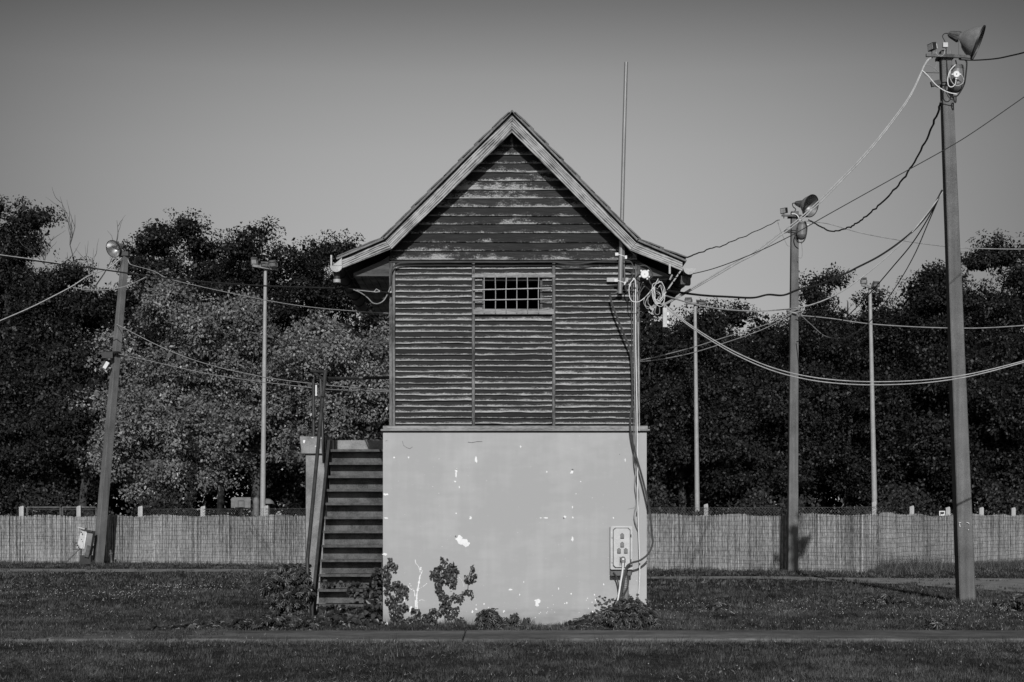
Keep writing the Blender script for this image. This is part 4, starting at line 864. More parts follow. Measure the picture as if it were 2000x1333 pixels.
whr = ['far left edge', 'left gate frame', 'first one right of the leaning pole', 'left, halfway to the hoop', 'right beside the left floodlight mast', 'hidden behind the stair', 'behind the hut', 'just right of the first right mast', 'at the fence corner beside the mast', 'first one right of the fence corner', 'beside the small black and white sign', 'first one right of the nearest pole', 'last one at the far right edge']
for k, (px, py, wd) in enumerate(posts):
    if px in (640, 1100): continue
    d = on_fence(px, .28); x, y, z = P(px, py, d); hw = wd/2/F*d
    m = MB(); m.box(x-hw, x+hw, y-hw, y+hw, -.1, z-.03); b = len(m.v); m.v += [(x-hw,y-hw,z-.03),(x+hw,y-hw,z-.03),(x+hw,y+hw,z-.03),(x-hw,y+hw,z-.03),(x-hw*.75,y-hw*.75,z+.0),(x+hw*.8,y-hw*.8,z+.03),(x+hw*.8,y+hw*.8,z+.03),(x-hw*.75,y+hw*.75,z)]
    for q in ((4,5,6,7),(0,1,5,4),(1,2,6,5),(2,3,7,6),(3,0,4,7)): m.face([b+i for i in q])
    o = m.build('fence_post', M['postc']); tag(o, 'pale concrete post top above the reed fence, ' + whr[k], 'fence post', 'concrete posts behind the reed fence')
# two stumpy ones on the right
for px, py, lb in ((1942,1005.5,'short pale post stub peeping over the reed fence between two taller posts'), (1860,1006,'tiny pale post stub just left of the nearest pole at the fence top')):
    d = on_fence(px, .28); x, y, z = P(px, py, d); tag(MB().box(x-.04, x+.04, y-.04, y+.04, -.1, z).build('fence_stub', M['postc']), lb, 'fence post')
# chain link above the reeds
def chain(pts, z0, z1, label):
    m = MB()
    for a, b in zip(pts, pts[1:]):
        a = Vector((a[0], a[1]+.2, 0)); b = Vector((b[0], b[1]+.2, 0)); L = (b-a).length; t = (b-a)/L; s = 0; c = .085
        while s < L:
            for sg in (1, -1):
                p = a + t*s + Vector((0,0,z0)); q = a + t*(s+sg*(z1-z0)) + Vector((0,0,z1)); m.obox(p, q, .004, .004, (0,1,0))
            s += c
        m.tube([a+Vector((0,0,z1)), a.lerp(b,.5)+Vector((0,0,z1-.01)), b+Vector((0,0,z1))], .006, 4); m.tube([a+Vector((0,0,z1-.12)), b+Vector((0,0,z1-.12))], .003, 3)
    o = m.build('chain_link_fence', M['rust']); tag(o, label, 'fence')
chain([p[:2] for p in fA[1:4]], 1.55, 1.90, 'chain link mesh showing above the reed fence left of the hut')
chain([p[:2] for p in fA[3:]], 1.55, 1.88, 'chain link mesh showing above the reed fence right of the hut')
# gate frame behind the far left fence
m = MB(); d = 57
for px in (53, 118, 122, 188): m.tube([P(px,1010,d), P(px,991.5,d)], .035, 6)
for a, b in ((53,118),(122,188)): m.tube([P(a,991.5,d), P(b,991.5,d)], .035, 6); m.tube([P(a,996,d), P(b,995.5,d)], .008, 4)
for px in (53, 118, 122, 188): x, y, z = P(px,1010,d); m.tube([(x, y, 0), (x, y, z+.05)], .035, 6)
tag(m.build('gate', M['rust']), 'thin metal gate frame peeping above the reed fence at the far left', 'gate')
# small arrow sign
d = on_fence(1840, -.08); x, y, z = P(1840,1006.5,d); sg = empty('sign', (x, y, z-.14), 'small white edged black sign with a white pointer, on the right fence', 'sign')
MB().box(x-.088, x+.088, y-.01, y+.01, z-.13, z+.13).build('panel', M['white'], sg); MB().box(x-.062, x+.062, y-.014, y-.0102, z-.10, z+.10).build('black_field', M['black'], sg)
MB().prism([(x-.055,z+.0),(x-.03,z+.035),(x-.03,z+.022),(x+.03,z+.022),(x+.03,z+.035),(x+.055,z+.035),(x+.055,z-.035),(x+.03,z-.035),(x+.03,z-.022),(x-.03,z-.022),(x-.03,z-.035)][::-1], y-.018, y-.0142).build('pointer', M['white'], sg)
# cabinet strapped to the leaning left pole
def LP(px, py, dd=0): return Vector(P(px, py, 52.75+dd))
cb = empty('meter_cabinet', (LP(165,1100).x, LP(165,1100).y, 0), 'battered open white metal cabinet tilted against the leaning left pole', 'cabinet')
m = MB(); m.obox(LP(157,1071), LP(166,1034), .20, .17, (0,1,0)); m.build('cabinet_door', M['cab'], cb)
m = MB(); m.obox(LP(165,1072,-.02), LP(171,1036,-.02), .03, .2, (0,1,0)); m.build('door_edge', M['white'], cb)
m = MB(); m.obox(LP(172,1073,.05), LP(178,1037,.05), .22, .3, (0,1,0)); m.build('cabinet_body', M['lampout'], cb)
m = MB(); m.obox(LP(154,1030), LP(168,1033.5), .05, .35, (0,1,0)); m.build('lid', M['wlight'], cb)
m = MB(); m.obox(LP(155,1032,-.1), LP(167,1035.5,-.1), .05, .1, (0,1,0)); m.obox(LP(168,1036.5,-.15), LP(181,1038.5,-.15), .05, .1, (0,1,0)); m.build('slot', M['black'], cb)
m = MB(); m.obox(LP(170,1076,.05), LP(178,1078,.05), .4, .36, (0,1,0))
m.build('undertray', M['rust'], cb)
m = MB(); m.obox(LP(169,1085,.1), LP(169,1102,.1), .36, .3, (0,1,0)); m.build('dark_block', M['black'], cb)  # black block standing below the undertray
m = MB(); m.tube([LP(146,1059), LP(160,1068)], .03, 6); m.tube([LP(146,1059), LP(146,1066)], .03, 6); m.tube([LP(160,1068), LP(127,1100.5,-.4)], .02, 6); m.tube([LP(143,1073), LP(160,1074)], .02, 6); m.tube([LP(158,1072), LP(157.5,1098)], .035, 6); m.build('strut', M['rust'], cb)
m = MB(); m.obox(LP(158,1040,-.22), LP(160,1040,-.22), .04, .05, (0,1,0)); m.obox(LP(158.5,1054,-.22), LP(160,1054,-.22), .03, .03, (0,1,0)); m.obox(LP(150,1066,-.22), LP(153,1066,-.22), .05, .05, (0,1,0)); m.build('catch', M['black'], cb)
# thin stick leaning by the fence
m = MB(); m.tube([Vector(P(218,1100,53.6)), Vector(P(216,1075,53.8))], .035, 6); m.tube([Vector(P(213,1083,53.7)), Vector(P(220,1081,53.7))], .02, 5); tag(m.build('stake', M['rust']), 'short dark stake with a crosspiece right of the leaning pole foot', 'stake')

# ------------------------------------------------------------------ FLOODLIGHT MASTS beyond the fence
def mastlight(bx, bpx_top, topy, d, rb2, label, heads, arm):
    base = P(bx, 1005, d); top = P(bpx_top, topy, d); k = (0-base[2])/(top[2]-base[2]); bx0 = base[0] + (top[0]-base[0])*k
    e = empty('floodlight_mast', (bx0, base[1], 0), label, 'floodlight mast', 'white floodlight masts beyond the fence')
    MB().tube([(bx0, base[1], -.1), base, Vector(base).lerp(Vector(top), .5), top], [rb2*1.15, rb2, rb2*.8, rb2*.6], 12).build('mast_pole', M['mast'], e)
    a, b = arm; MB().obox(P(a[0], a[1], d-.4), P(b[0], b[1], d+.1), .07, .09).build('crossarm', M['wmid'], e)
    for (px, py, wpx, hpx, face) in heads:
        c = Vector(P(px, py, d-.2)); f = Vector(face).normalized(); w_ = wpx/F*d; h_ = hpx/F*d
        hd = MB().obox(c, c+f*.12, w_, h_, (0,0,1)).build('lamp_head', M['rust'], e)
        MB().obox(c+f*.121, c+f*.131, w_*.82, h_*.5, (0,0,1)).build('glass', M['zinc'], hd)
        MB().obox(c+f*.05-Vector((w_*.56,0,h_*.5)), c+f*.05+Vector((-w_*.56,0,h_*.1)), .03, .03).obox(c+f*.05-Vector((-w_*.56,0,h_*.5)), c+f*.05+Vector((w_*.56,0,h_*.1)), .03, .03).build('bracket', M['rust'], hd)
mastlight(513, 518.5, 522, 60, .105, 'white floodlight mast left of the hut with three lamp heads', [(498,510,11,15,(-.2,-1,-.5)), (516,515,14,9,(.35,-1,-1.1)), (535,514,14,13,(-.5,-1,-1.0))], ((493,519),(543,527)))
mastlight(1362, 1357.5, 592, 70, .115, 'shorter looking white floodlight mast just right of the hut with two lamps', [(1345,585,13,9,(-.3,-1,-.8)), (1368,590,13,9,(.3,-1,-.9))], ((1340,593),(1375,594)))
mastlight(1708.5, 1699, 560, 65, .115, 'white floodlight mast between the fence pole and the nearest pole', [(1687,548,11,12,(-.2,-1,-.6)), (1709,554,13,11,(.4,-1,-.9))], ((1683,557),(1713,565)))

# basketball backboard far left
x, y, z = P(470.5,982,66); hp = empty('basketball_hoop', (x, y, 0), 'pale basketball backboard with a black target square showing under the trees', 'basketball hoop')
MB().prism([(x-.41,z-.22),(x+.41,z-.22),(x+.41,z+.22),(x-.34,z+.22),(x-.41,z+.16)][::-1], y-.02, y+.02).build('backboard', M['board'], hp)
m = MB()
for a in ((x-.12,x-.10,z-.2,z+.06),(x+.13,x+.15,z-.2,z+.06),(x-.12,x+.15,z+.06,z+.085)): m.box(a[0], a[1], y-.028, y-.022, a[2], a[3])
m.build('target_square', M['black'], hp); MB().tube([(x+.2*math.cos(a), y-.25+.2*math.sin(a), z-.2) for a in np.linspace(0, 2*math.pi, 17)], .012, 5).build('rim', M['rust'], hp); MB().tube([(x, y+.1, 0), (x, y+.1, z-.1)], .05, 8).build('hoop_post', M['black'], hp)
x, y, z = P(500.5,985,66); tag(MB().lathe([(0,0),(.13,0),(.13,z-.05),(.15,z+.1),(.1,z+.27),(0,z+.29)], (x,y,0), (0,0,1), 10).build('gatepost', M['board']), 'grey pillar between the backboard and the left floodlight mast', 'pillar')
x, y, z = P(523,982,67); m = MB(); m.lathe([(0,.22),(.12,.2),(.24,.1),(.28,0),(0,-.02)], (x,y,z-.05), (0,0,1), 14); m.tube([(x,y,0),(x,y,z)], .08, 8); tag(m.build('garden_lamp', M['board']), 'grey domed post just right of the left floodlight mast behind the fence', 'post')

# ------------------------------------------------------------------ TREES
def tree(px, topy, wpx, d, kind, label, seed, bot=2.0, dens=1.0, trunk_r=.22, leaf=.17, lumps=1.0, depth=None, clr=(.5,1.15), lean=0, nb=9, ncl=None, barkm='bark', group='trees behind the reed fence'):
    X = (px-CX)/F*d; Y = CAMY+d; top = EYE + (CY-topy)/F*d; W = wpx*(1.28 if kind == 'leafd' else 1.12)/F*d; H = top - bot
    e = empty('tree', (X, Y, 0), label, 'tree', group)
    n = int(dens*500*W*H/ (leaf/.15)**1.4)
    ctr = crown(e, X, Y, bot, H, W, depth or max(4.5, W*.75), n, leaf, M[kind], seed, clr=clr, lumps=lumps, ncl=ncl)
    trunk(e, X - lean, Y, top*.86, trunk_r, ctr, M[barkm], seed, nb=nb, lean=lean)
    return e
TR = [
 # left: dark tall ones at the back
 (12, 378, 185, 84, 'leafd', 'tall dark tree at the left picture edge rising above the black cable', 1, 3.5),
 (-90, 410, 230, 88, 'leafd', 'dark tree half cut by the left picture edge', 2, 3),
 (120, 500, 170, 80, 'leafd', 'low dark tree below the bare dead branches at the left', 3, 3),
 (205, 540, 160, 82, 'leafd', 'dark tree directly behind the leaning left pole', 4, 2.5),
 (335, 402, 180, 84, 'leafd', 'tall dark round tree right of the leaning pole lamp', 5, 3),
 (432, 448, 165, 86, 'leafd', 'dark narrow tree in the dip between two taller left trees', 6, 3),
 (530, 418, 150, 84, 'leafd', 'tall dark tree right behind the left floodlight mast', 7, 3),
 (648, 452, 130, 86, 'leafd', 'dark tree with an airy top just left of the roof edge', 8, 3),
 (745, 560, 170, 84, 'leafd', 'dark tree under the left eave of the hut', 9, 2.5),
 # left: dark lower masses
 (40, 640, 260, 76, 'leafm', 'broad dark tree filling the left edge below the cables', 10, 1.6),
 (165, 720, 200, 72, 'leafm', 'dark bushy tree behind the foot of the leaning pole', 11, 1.6),
 # bright ones in front
 (330, 520, 260, 69, 'leafb', 'bright leafed tree right of the leaning pole', 12, 2.2),
 (500, 540, 270, 70, 'leafb', 'bright leafed tree in the middle of the left side behind the floodlight mast', 13, 1.9),
 (670, 590, 260, 68, 'leafb', 'bright leafed tree just left of the hut above the stair rail', 14, 2.0),
 (330, 740, 230, 66, 'leafb', 'low spreading pale branches near the fence right of the leaning pole', 15, 2.2),
 (590, 760, 230, 72, 'leafm', 'darker leafy tree behind the staircase', 16, 1.4),
 # right side
 (1268, 598, 120, 76, 'leafd', 'dark tree tight against the right side of the hut below the eave', 35, 2),
 (1290, 600, 190, 82, 'leafd', 'dark tree under the right eave of the hut', 20, 2),
 (1365, 592, 150, 79, 'leafd', 'dark tree whose top shows behind the two lamps of the first right mast', 34, 2),
 (1440, 575, 140, 84, 'leafd', 'dark round topped tree between the first right mast and the fence pole', 21, 2),
 (1545, 604, 130, 82, 'leafd', 'low dark tree filling the dip behind the fence pole', 22, 2),
 (1655, 512, 190, 86, 'leafd', 'dark tree with sky gaps behind the second right floodlight mast', 23, 2.5),
 (1800, 492, 200, 84, 'leafd', 'dark tall tree left of the nearest pole', 24, 2),
 (1885, 496, 130, 80, 'leafd', 'dark rounded tree immediately right of the nearest pole shaft', 36, 2),
 (1605, 598, 120, 80, 'leafd', 'dark tree between the fence pole and the second right mast', 37, 2),
 (1960, 452, 230, 82, 'leafd', 'tallest dark tree of the right side at the picture edge', 25, 2),
 (2110, 470, 220, 86, 'leafd', 'dark tree cut by the right picture edge', 26, 2),
 (1330, 720, 240, 74, 'leafm', 'leafy dark tree behind the first right mast', 27, 1.2),
 (1500, 690, 230, 72, 'leafm', 'leafy dark tree mass directly behind the fence pole', 28, 1.2),
 (1660, 680, 240, 73, 'leafd', 'broad dark tree below the second right mast', 29, 1.2),
 (1830, 650, 260, 71, 'leafd', 'broad dark tree behind the nearest pole', 30, 1.2),
 (2000, 640, 230, 73, 'leafd', 'broad dark tree low at the right picture edge', 31, 1.2),
]
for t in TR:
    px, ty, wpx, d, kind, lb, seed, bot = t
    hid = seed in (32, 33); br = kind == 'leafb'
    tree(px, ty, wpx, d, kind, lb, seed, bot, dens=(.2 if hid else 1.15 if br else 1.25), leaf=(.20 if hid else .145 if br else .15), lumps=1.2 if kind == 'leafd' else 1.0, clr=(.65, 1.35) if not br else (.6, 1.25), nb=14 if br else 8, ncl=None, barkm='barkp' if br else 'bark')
# dead tree
x, y, z = P(155,560,80); e = empty('dead_tree', (x, y, 0), 'bare dead branches sticking up against the sky at the left', 'tree'); m = MB(); rr = random.Random(11)
def branch(p, dv, L, r, lev):
    pts = [p]; q = Vector(p)
    for k in range(5): dv = (dv + Vector((rr.gauss(0,.16), rr.gauss(0,.12), rr.gauss(.03,.1)))).normalized(); q = q + dv*L/5; pts.append(q.copy())
    m.tube(pts, [r*(1-.15*i) for i in range(6)], 5)
    if lev:
        for k in range(rr.randint(3, 4)):
            i = rr.randint(1, 5); nd = (dv + Vector((rr.uniform(-1,1), rr.uniform(-.5,.5), rr.uniform(0,.7)))).normalized(); branch(pts[i], nd, L*rr.uniform(.4,.65), r*.55, lev-1)
m.tube([(x, y, 0), (x, y, 7), (x, y, z-1)], [.2, .16, .1], 6)
for dx, L, xo in ((.1, 4.0, 0), (-.25, 2.6, -.6), (.5, 3.2, .3)): branch(Vector((x+xo, y, z-1)), Vector((dx, 0, 1)).normalized(), L, .055, 2)
m.build('dead_branches', M['barkp'], e)
# far wood that reads as one mass, behind everything
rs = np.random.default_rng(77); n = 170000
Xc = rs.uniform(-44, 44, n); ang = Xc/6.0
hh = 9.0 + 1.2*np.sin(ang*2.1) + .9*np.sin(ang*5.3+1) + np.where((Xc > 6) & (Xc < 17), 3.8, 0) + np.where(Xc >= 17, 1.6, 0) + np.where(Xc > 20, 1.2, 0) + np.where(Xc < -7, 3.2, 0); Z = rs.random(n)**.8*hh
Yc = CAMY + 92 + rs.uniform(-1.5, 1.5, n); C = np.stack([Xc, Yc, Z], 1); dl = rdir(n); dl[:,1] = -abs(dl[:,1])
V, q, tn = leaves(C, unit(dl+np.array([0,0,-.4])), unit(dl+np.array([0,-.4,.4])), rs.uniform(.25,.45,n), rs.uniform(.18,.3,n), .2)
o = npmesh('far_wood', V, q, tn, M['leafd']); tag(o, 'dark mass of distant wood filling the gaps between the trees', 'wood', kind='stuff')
# undergrowth right behind the fence, as one mass
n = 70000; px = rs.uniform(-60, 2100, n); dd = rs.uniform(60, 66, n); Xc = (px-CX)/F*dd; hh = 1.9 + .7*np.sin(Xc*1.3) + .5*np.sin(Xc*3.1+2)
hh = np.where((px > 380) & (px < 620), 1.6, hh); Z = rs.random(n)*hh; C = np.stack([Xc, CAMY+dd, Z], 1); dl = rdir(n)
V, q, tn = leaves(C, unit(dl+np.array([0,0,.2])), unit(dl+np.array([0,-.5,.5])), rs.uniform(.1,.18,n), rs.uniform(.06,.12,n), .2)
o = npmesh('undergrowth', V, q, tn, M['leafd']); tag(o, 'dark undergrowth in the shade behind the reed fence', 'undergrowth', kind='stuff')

# ------------------------------------------------------------------ NEAR PLANTS
def toff(C): return C
def creeper(C, L, W, seed, droop=.7, face=(0,-1,.4)):     # hands of five pointed leaflets
    rs = np.random.default_rng(seed); n = len(C); Vs = []; Qs = []; Ts = []; base = 0
    f = unit(np.array(face)[None] + rs.normal(size=(n, 3))*.5); a = unit(np.cross(f, np.array([0,0,1.])[None] + rs.normal(size=(n,3))*.2)); up = np.cross(a, f); tone = rs.random(n)
    for k in range(5):
        an = R(-90 + (k-2)*38) ; T = a*math.cos(an) + up*math.sin(an) + f*.25; T[:, 2] -= (droop-.5)
        V, q, t = leaves(C, T, f, L*(1-.13*abs(k-2)), W, .22, np.clip(tone + rs.normal(0, .08, n), 0, 1), True); Vs.append(V); Qs.append(q+base); Ts.append(t); base += len(V)
    return np.concatenate(Vs), np.concatenate(Qs), np.concatenate(Ts)
def blob(n, ctrs, rs):
    c = np.array([k[:3] for k in ctrs]); r = np.array([k[3:] for k in ctrs]); wt = r.prod(1)**(2/3); i = rs.choice(len(c), n, p=wt/wt.sum()); dl = unit(rs.normal(size=(n, 3)))
    C = c[i] + dl*r[i]*(rs.random((n, 1))**.35); C[:, 2] = np.maximum(C[:, 2], .015); return C
def stems(ctrs, mat, parent, n, seed, root):
    rr = random.Random(seed); m = MB()
    for k in range(n):
        c = rr.choice(ctrs); e_ = Vector((c[0]+rr.uniform(-1,1)*c[3], c[1]+rr.uniform(-1,1)*c[4], c[2]+rr.uniform(-.3,.9)*c[5])); b = Vector((root[0]+rr.uniform(-1,1)*root[2], root[1]+rr.uniform(-.1,.1), 0))
        mid = b.lerp(e_, .5) + Vector((0,0,.1)); m.tube(spline([b, mid, e_], 4), .006, 5)
    m.build('stem', mat, parent)
# bush left of the stairs
def XYZ(px, py, d): return P(px, py, d)
def bl(px, py, d, rx, ry, rz): x, y, z = P(px, py, d); return (x, y, max(z, .02), rx, ry, rz)
b1 = [bl(565,1125,23.6,.26,.3,.19), bl(545,1150,23.5,.25,.3,.22), bl(585,1150,23.4,.2,.3,.28), bl(560,1180,23.3,.3,.3,.2), bl(530,1120,23.6,.08,.1,.05), bl(592,1110,23.6,.1,.15,.1)]
e = empty('creeper_bush', (b1[1][0], b1[1][1], 0), 'dark bush of drooping five fingered leaves left of the stair foot', 'bush')
rs = np.random.default_rng(5); C = blob(620, b1, rs); V, q, tn = creeper(C, rs.uniform(.07,.12,len(C)), rs.uniform(.026,.042,len(C)), 6); npmesh('foliage', V, q, tn, M['leafn'], e); stems(b1, M['bark'], e, 18, 3, (b1[1][0]+.1, b1[1][1], .2))
# trailing creeper on the ground from the left to the stairs
b2 = []; rr = random.Random(4)
for k in range(50):
    px = rr.uniform(300, 610); t = (px-300)/310; b2.append(bl(px, 1234 - rr.random()*(8+30*t**2), 20.9+rr.uniform(-.25,1.2)*t+.1, .16, .16, .035+.07*t))
C = blob(1500, b2, rs); V, q, tn = creeper(C, rs.uniform(.06,.11,len(C)), rs.uniform(.026,.04,len(C)), 7, .6, (0,-.6,.8)); o = npmesh('creeper', V, q, tn, M['leafn']); tag(o, 'low creeper trailing along the walk from the left to the stair foot', 'creeper')
m = MB(); m.tube(spline([P(535,1208,21.2), P(570,1203,21.4), P(500,1195,21.6)], 4), .004, 4)
# leaves growing over the bottom steps
b3 = [bl(690,1232,21.7,.45,.2,.06), bl(640,1222,21.9,.25,.2,.1), bl(715,1205,22.3,.18,.25,.16), bl(665,1190,23.2,.3,.12,.06), bl(725,1165,23.1,.10,.2,.2), bl(700,1160,23.6,.2,.1,.05), bl(650,1140,23.9,.2,.08,.05), bl(690,1142,23.9,.2,.08,.04), bl(645,1210,22.6,.3,.3,.1), bl(735,1215,22.0,.1,.2,.15), bl(736,1130,23.4,.05,.2,.15), bl(735,1185,22.3,.1,.2,.12)]
C = blob(1500, b3, rs); C[:, 0] = np.minimum(C[:, 0], BL-.02-.0); n = len(C); f = unit(np.array([[0,-.7,.7]]) + rs.normal(size=(n,3))*.5)
V, q, tn = leaves(C, unit(rs.normal(size=(n,3))*.6+np.array([[0,-.4,-.4]])), f, rs.uniform(.05,.10,n), rs.uniform(.045,.085,n), .15, None, True); o = npmesh('ivy', V, q, tn, M['leafn']); tag(o, 'ivy growing over the bottom steps of the staircase', 'ivy')
# ivy on the wall
def wall_ivy(blobs, n, seed, label, stemlines):
    rs = np.random.default_rng(seed); e = empty('ivy', (P(blobs[0][0],0,22)[0], -.02, 0), label, 'ivy', None); Cs = []
    wts = np.array([b[2]*b[3] for b in blobs], float); wts /= wts.sum(); i = rs.choice(len(blobs), n, p=wts); B = np.array(blobs, float)[i]
    a = rs.random(n)*6.283; r = rs.random(n)**.5; px = B[:,0] + np.cos(a)*r*B[:,2]; py = B[:,1] + np.sin(a)*r*B[:,3]
    keep = (np.sin(px*.75+py*.3)+np.sin(py*.67-px*.23)) > -.75*rs.random(n)-.35; px = px[keep]; py = py[keep]; n = len(px)
    X = (px-CX)/F*21.97; Z = EYE+(CY-py)/F*21.97; Y = -rs.uniform(.012,.09,n); C = np.stack([X,Y,np.maximum(Z,.01)],1)
    f = unit(np.array([[0,-1,.35]])+rs.normal(size=(n,3))*.38); T = unit(np.array([[0,-.15,-1]])+rs.normal(size=(n,3))*.45)
    V, q, tn = leaves(C, T, f, rs.uniform(.028,.05,n), rs.uniform(.028,.048,n), .12, None, True); npmesh('foliage', V, q, tn, M['ivy'], e)
    m = MB()
    for ln in stemlines: m.tube(spline([(P(x,y,22)[0], -.008, P(x,y,22)[2]) for x, y in ln], 4), .005, 5)
    m.build('stem', M['bark'], e)
wall_ivy([(761,1098,7,9),(768,1105,8,10),(755,1125,7,18),(757,1150,6,14),(775,1145,12,12),(785,1160,12,12),(788,1150,9,8),(765,1175,11,12),(775,1200,12,12),(770,1190,11,12),(790,1185,9,8),(751,1110,5,10)], 620, 21, 'ivy clump on the pale wall right beside the staircase', [[(768,1222),(765,1180),(757,1140),(760,1095)],[(768,1222),(775,1180),(785,1150)]])
wall_ivy([(866,1093,6,6),(850,1117,10,9),(865,1112,12,10),(882,1105,9,9),(888,1115,7,9),(862,1130,13,12),(880,1130,12,10),(858,1145,8,12),(884,1143,6,7),(862,1160,8,10),(872,1170,10,10),(870,1185,13,10),(880,1195,12,10),(892,1190,5,9),(890,1165,8,5),(900,1168,6,6),(912,1155,7,4),(921,1157,5,6),(915,1130,8,8),(925,1125,7,7),(910,1128,6,5),(922,1107,4,8),(850,1195,14,8),(848,1122,8,6)], 900, 22, 'taller forked ivy clump climbing the middle left of the pale wall', [[(870,1222),(866,1180),(862,1130),(866,1093)],[(872,1190),(890,1166),(912,1155),(915,1128),(923,1104)],[(862,1140),(850,1118)]])
wall_ivy([(813,1192,10,7),(820,1205,12,8),(835,1205,12,8),(803,1210,10,8),(785,1212,10,7),(845,1210,10,7),(900,1210,10,5)], 300, 23, 'low ivy fringe at the wall foot between the two taller clumps', [[(820,1222),(815,1190)]])
# low broad-leaved plant and weeds at the wall foot
def weed(px, py, rx, rz, n, label, seed, L=(.06,.12), d=21.6, mat='leafn', droop=.8, ry=.18, cat='plant', name='leafy_plant'):
    rs = np.random.default_rng(seed); B = [bl(px+k*rx*40*.4, py, d, rx*.6, ry, rz) for k in (-1, 0, 1)]; B.append(bl(px, py-rz*70, d, rx*.35, ry, rz*.6))
    C = blob(n, B, rs); V, q, tn = creeper(C, rs.uniform(L[0],L[1],n), rs.uniform(L[0],L[1],n)*.36, seed, droop); e = empty(name, (B[1][0], B[1][1], 0), label, cat)
    npmesh('foliage', V, q, tn, M[mat], e); stems(B, M['bark'], e, 9, seed, (B[1][0], B[1][1], .08)); return e
weed(952,1206,.22,.12,130,'broad leaved plant at the foot of the wall right of the tall ivy',31,(.07,.11))
weed(985,1220,.22,.06,60,'small broad leaved plant right of the leafy one at the wall foot',32,(.06,.10))
weed(1006,1212,.08,.08,20,'thin palm like weed standing alone at the middle of the wall foot',33,(.06,.09))
weed(1028,1222,.09,.04,26,'tiny clump of weeds at the middle of the wall foot',34,(.05,.08))
b5 = [bl(1135,1222,21.5,.22,.2,.09), bl(1165,1215,21.5,.25,.2,.13), bl(1200,1210,21.4,.25,.2,.18), bl(1240,1205,21.4,.28,.2,.2), bl(1265,1220,21.4,.22,.25,.13), bl(1235,1185,21.6,.12,.1,.12), bl(1215,1180,21.7,.1,.1,.08), bl(1260,1195,21.6,.12,.15,.1), bl(1150,1228,21.3,.3,.15,.05)]
e = empty('creeper_bush', (b5[2][0], b5[2][1], 0), 'dark mound of creeper at the right corner below the socket cabinet', 'bush')
C = blob(1500, b5, rs); C[:,1] = np.where((C[:,0] < BR), np.minimum(C[:,1], -.05), C[:,1]); V, q, tn = creeper(C, rs.uniform(.055,.11,len(C)), rs.uniform(.022,.038,len(C)), 9, .75); npmesh('foliage', V, q, tn, M['leafn'], e); stems(b5, M['bark'], e, 24, 5, (b5[3][0], b5[3][1], .3))
# small airy vine beside the conduit
rs2 = np.random.default_rng(8); n = 60; px = np.concatenate([rs2.normal(1183,9,30), rs2.normal(1245,12,30)]); py = np.concatenate([rs2.uniform(1163,1200,30), rs2.uniform(1160,1185,30)])
C = np.stack([(px-CX)/F*21.7, -.3+0*px+rs2.uniform(-.1,.1,n), EYE+(CY-py)/F*21.7],1); V, q, tn = creeper(C, np.full(n,.035), np.full(n,.016), 10, .5)
o = npmesh('vine', V, q, tn, M['ivy']); tag(o, 'airy small leaved vine tips rising either side of the ribbed conduit', 'vine')
for i, (px, py, rx, rz, n, lb) in enumerate([(1402,1188,.42,.10,220,'flat dark leafy weed in the grass right of the hut'), (1722,1176,.5,.14,90,'ragged weed clump in the grass left of the nearest pole foot'), (1985,1188,.55,.22,180,'dark weed clump in the grass at the right picture edge'), (1830,1222,.3,.12,70,'small dark weed near the walk left below the nearest pole')]):
    weed(px, py, rx, rz, n, lb, 50+i, (.07,.13), F*EYE/(py+6-CY), 'leafn', .7, .3)

# ------------------------------------------------------------------ GRASS
def inpoly_walk(x, y): return (y > WK0-.02) & (y < WK1+.02) & (x > -8.0)
def pathmask(x, y):
    d = y - CAMY; px = CX + x*F/d; py = CY + EYE*F/d
    a = np.interp(px, [-150,200,600,900,1263,1500,1640,1760,1880,2000,2200], [1117,1118,1117,1124,1131,1131,1137,1142,1150,1158,1170]); b = np.interp(px, [-150,200,600,900,1263,1500,1640,1760,1880,2000,2200], [1111,1112,1112,1119,1127,1126,1129,1130,1130,1131,1134]); return (py < a) & (py > b) & (vn(x, y, 1.5, 50) > .40)
def blades(name, x, y, h, wd, mat, label, lean=.5, seed=0, z0=0.0, tone=None, cat='grass'):
    rs = np.random.default_rng(seed); n = len(x); a = rs.random(n)*6.283; bx = np.cos(a)*wd/2; by = np.sin(a)*wd/2; la = rs.random(n)*6.283; ll = h*rs.random(n)*lean
    V = np.stack([np.stack([x-bx, y-by, np.full(n, z0-.005)],1), np.stack([x+bx, y+by, np.full(n, z0-.005)],1), np.stack([x+np.cos(la)*ll, y+np.sin(la)*ll, z0+h],1)],1).reshape(-1,3)
    q = np.arange(3*n).reshape(-1,3); o = npmesh(name, V, q, tone if tone is not None else rs.random(n), M[mat]); tag(o, label, cat, kind='stuff'); return o
def vn(x, y, sc, seed, octv=3):          # smooth value noise, 0..1
    out = 0; amp = 1; tot_ = 0
    for o in range(octv):
        g_ = np.random.default_rng(seed*31+o).random((256, 256)); u = x*sc + 97.3; v = y*sc + 51.7; i0 = np.floor(u).astype(int); j0 = np.floor(v).astype(int); fu = u-i0; fv = v-j0
        fu = fu*fu*(3-2*fu); fv = fv*fv*(3-2*fv); A = lambda i, j: g_[i % 256, j % 256]
        out = out + amp*((A(i0,j0)*(1-fu)+A(i0+1,j0)*fu)*(1-fv) + (A(i0,j0+1)*(1-fu)+A(i0+1,j0+1)*fu)*fv); tot_ += amp; amp *= .55; sc *= 2.1
    return out/tot_
def okground(x, y): return (abs(x) < (y-CAMY)*.345+.6) & ~inpoly_walk(x, y) & ~((x > BL-.03) & (x < BR+.03) & (y > -.02) & (y < DEP)) & ~pathmask(x, y)
tot = []
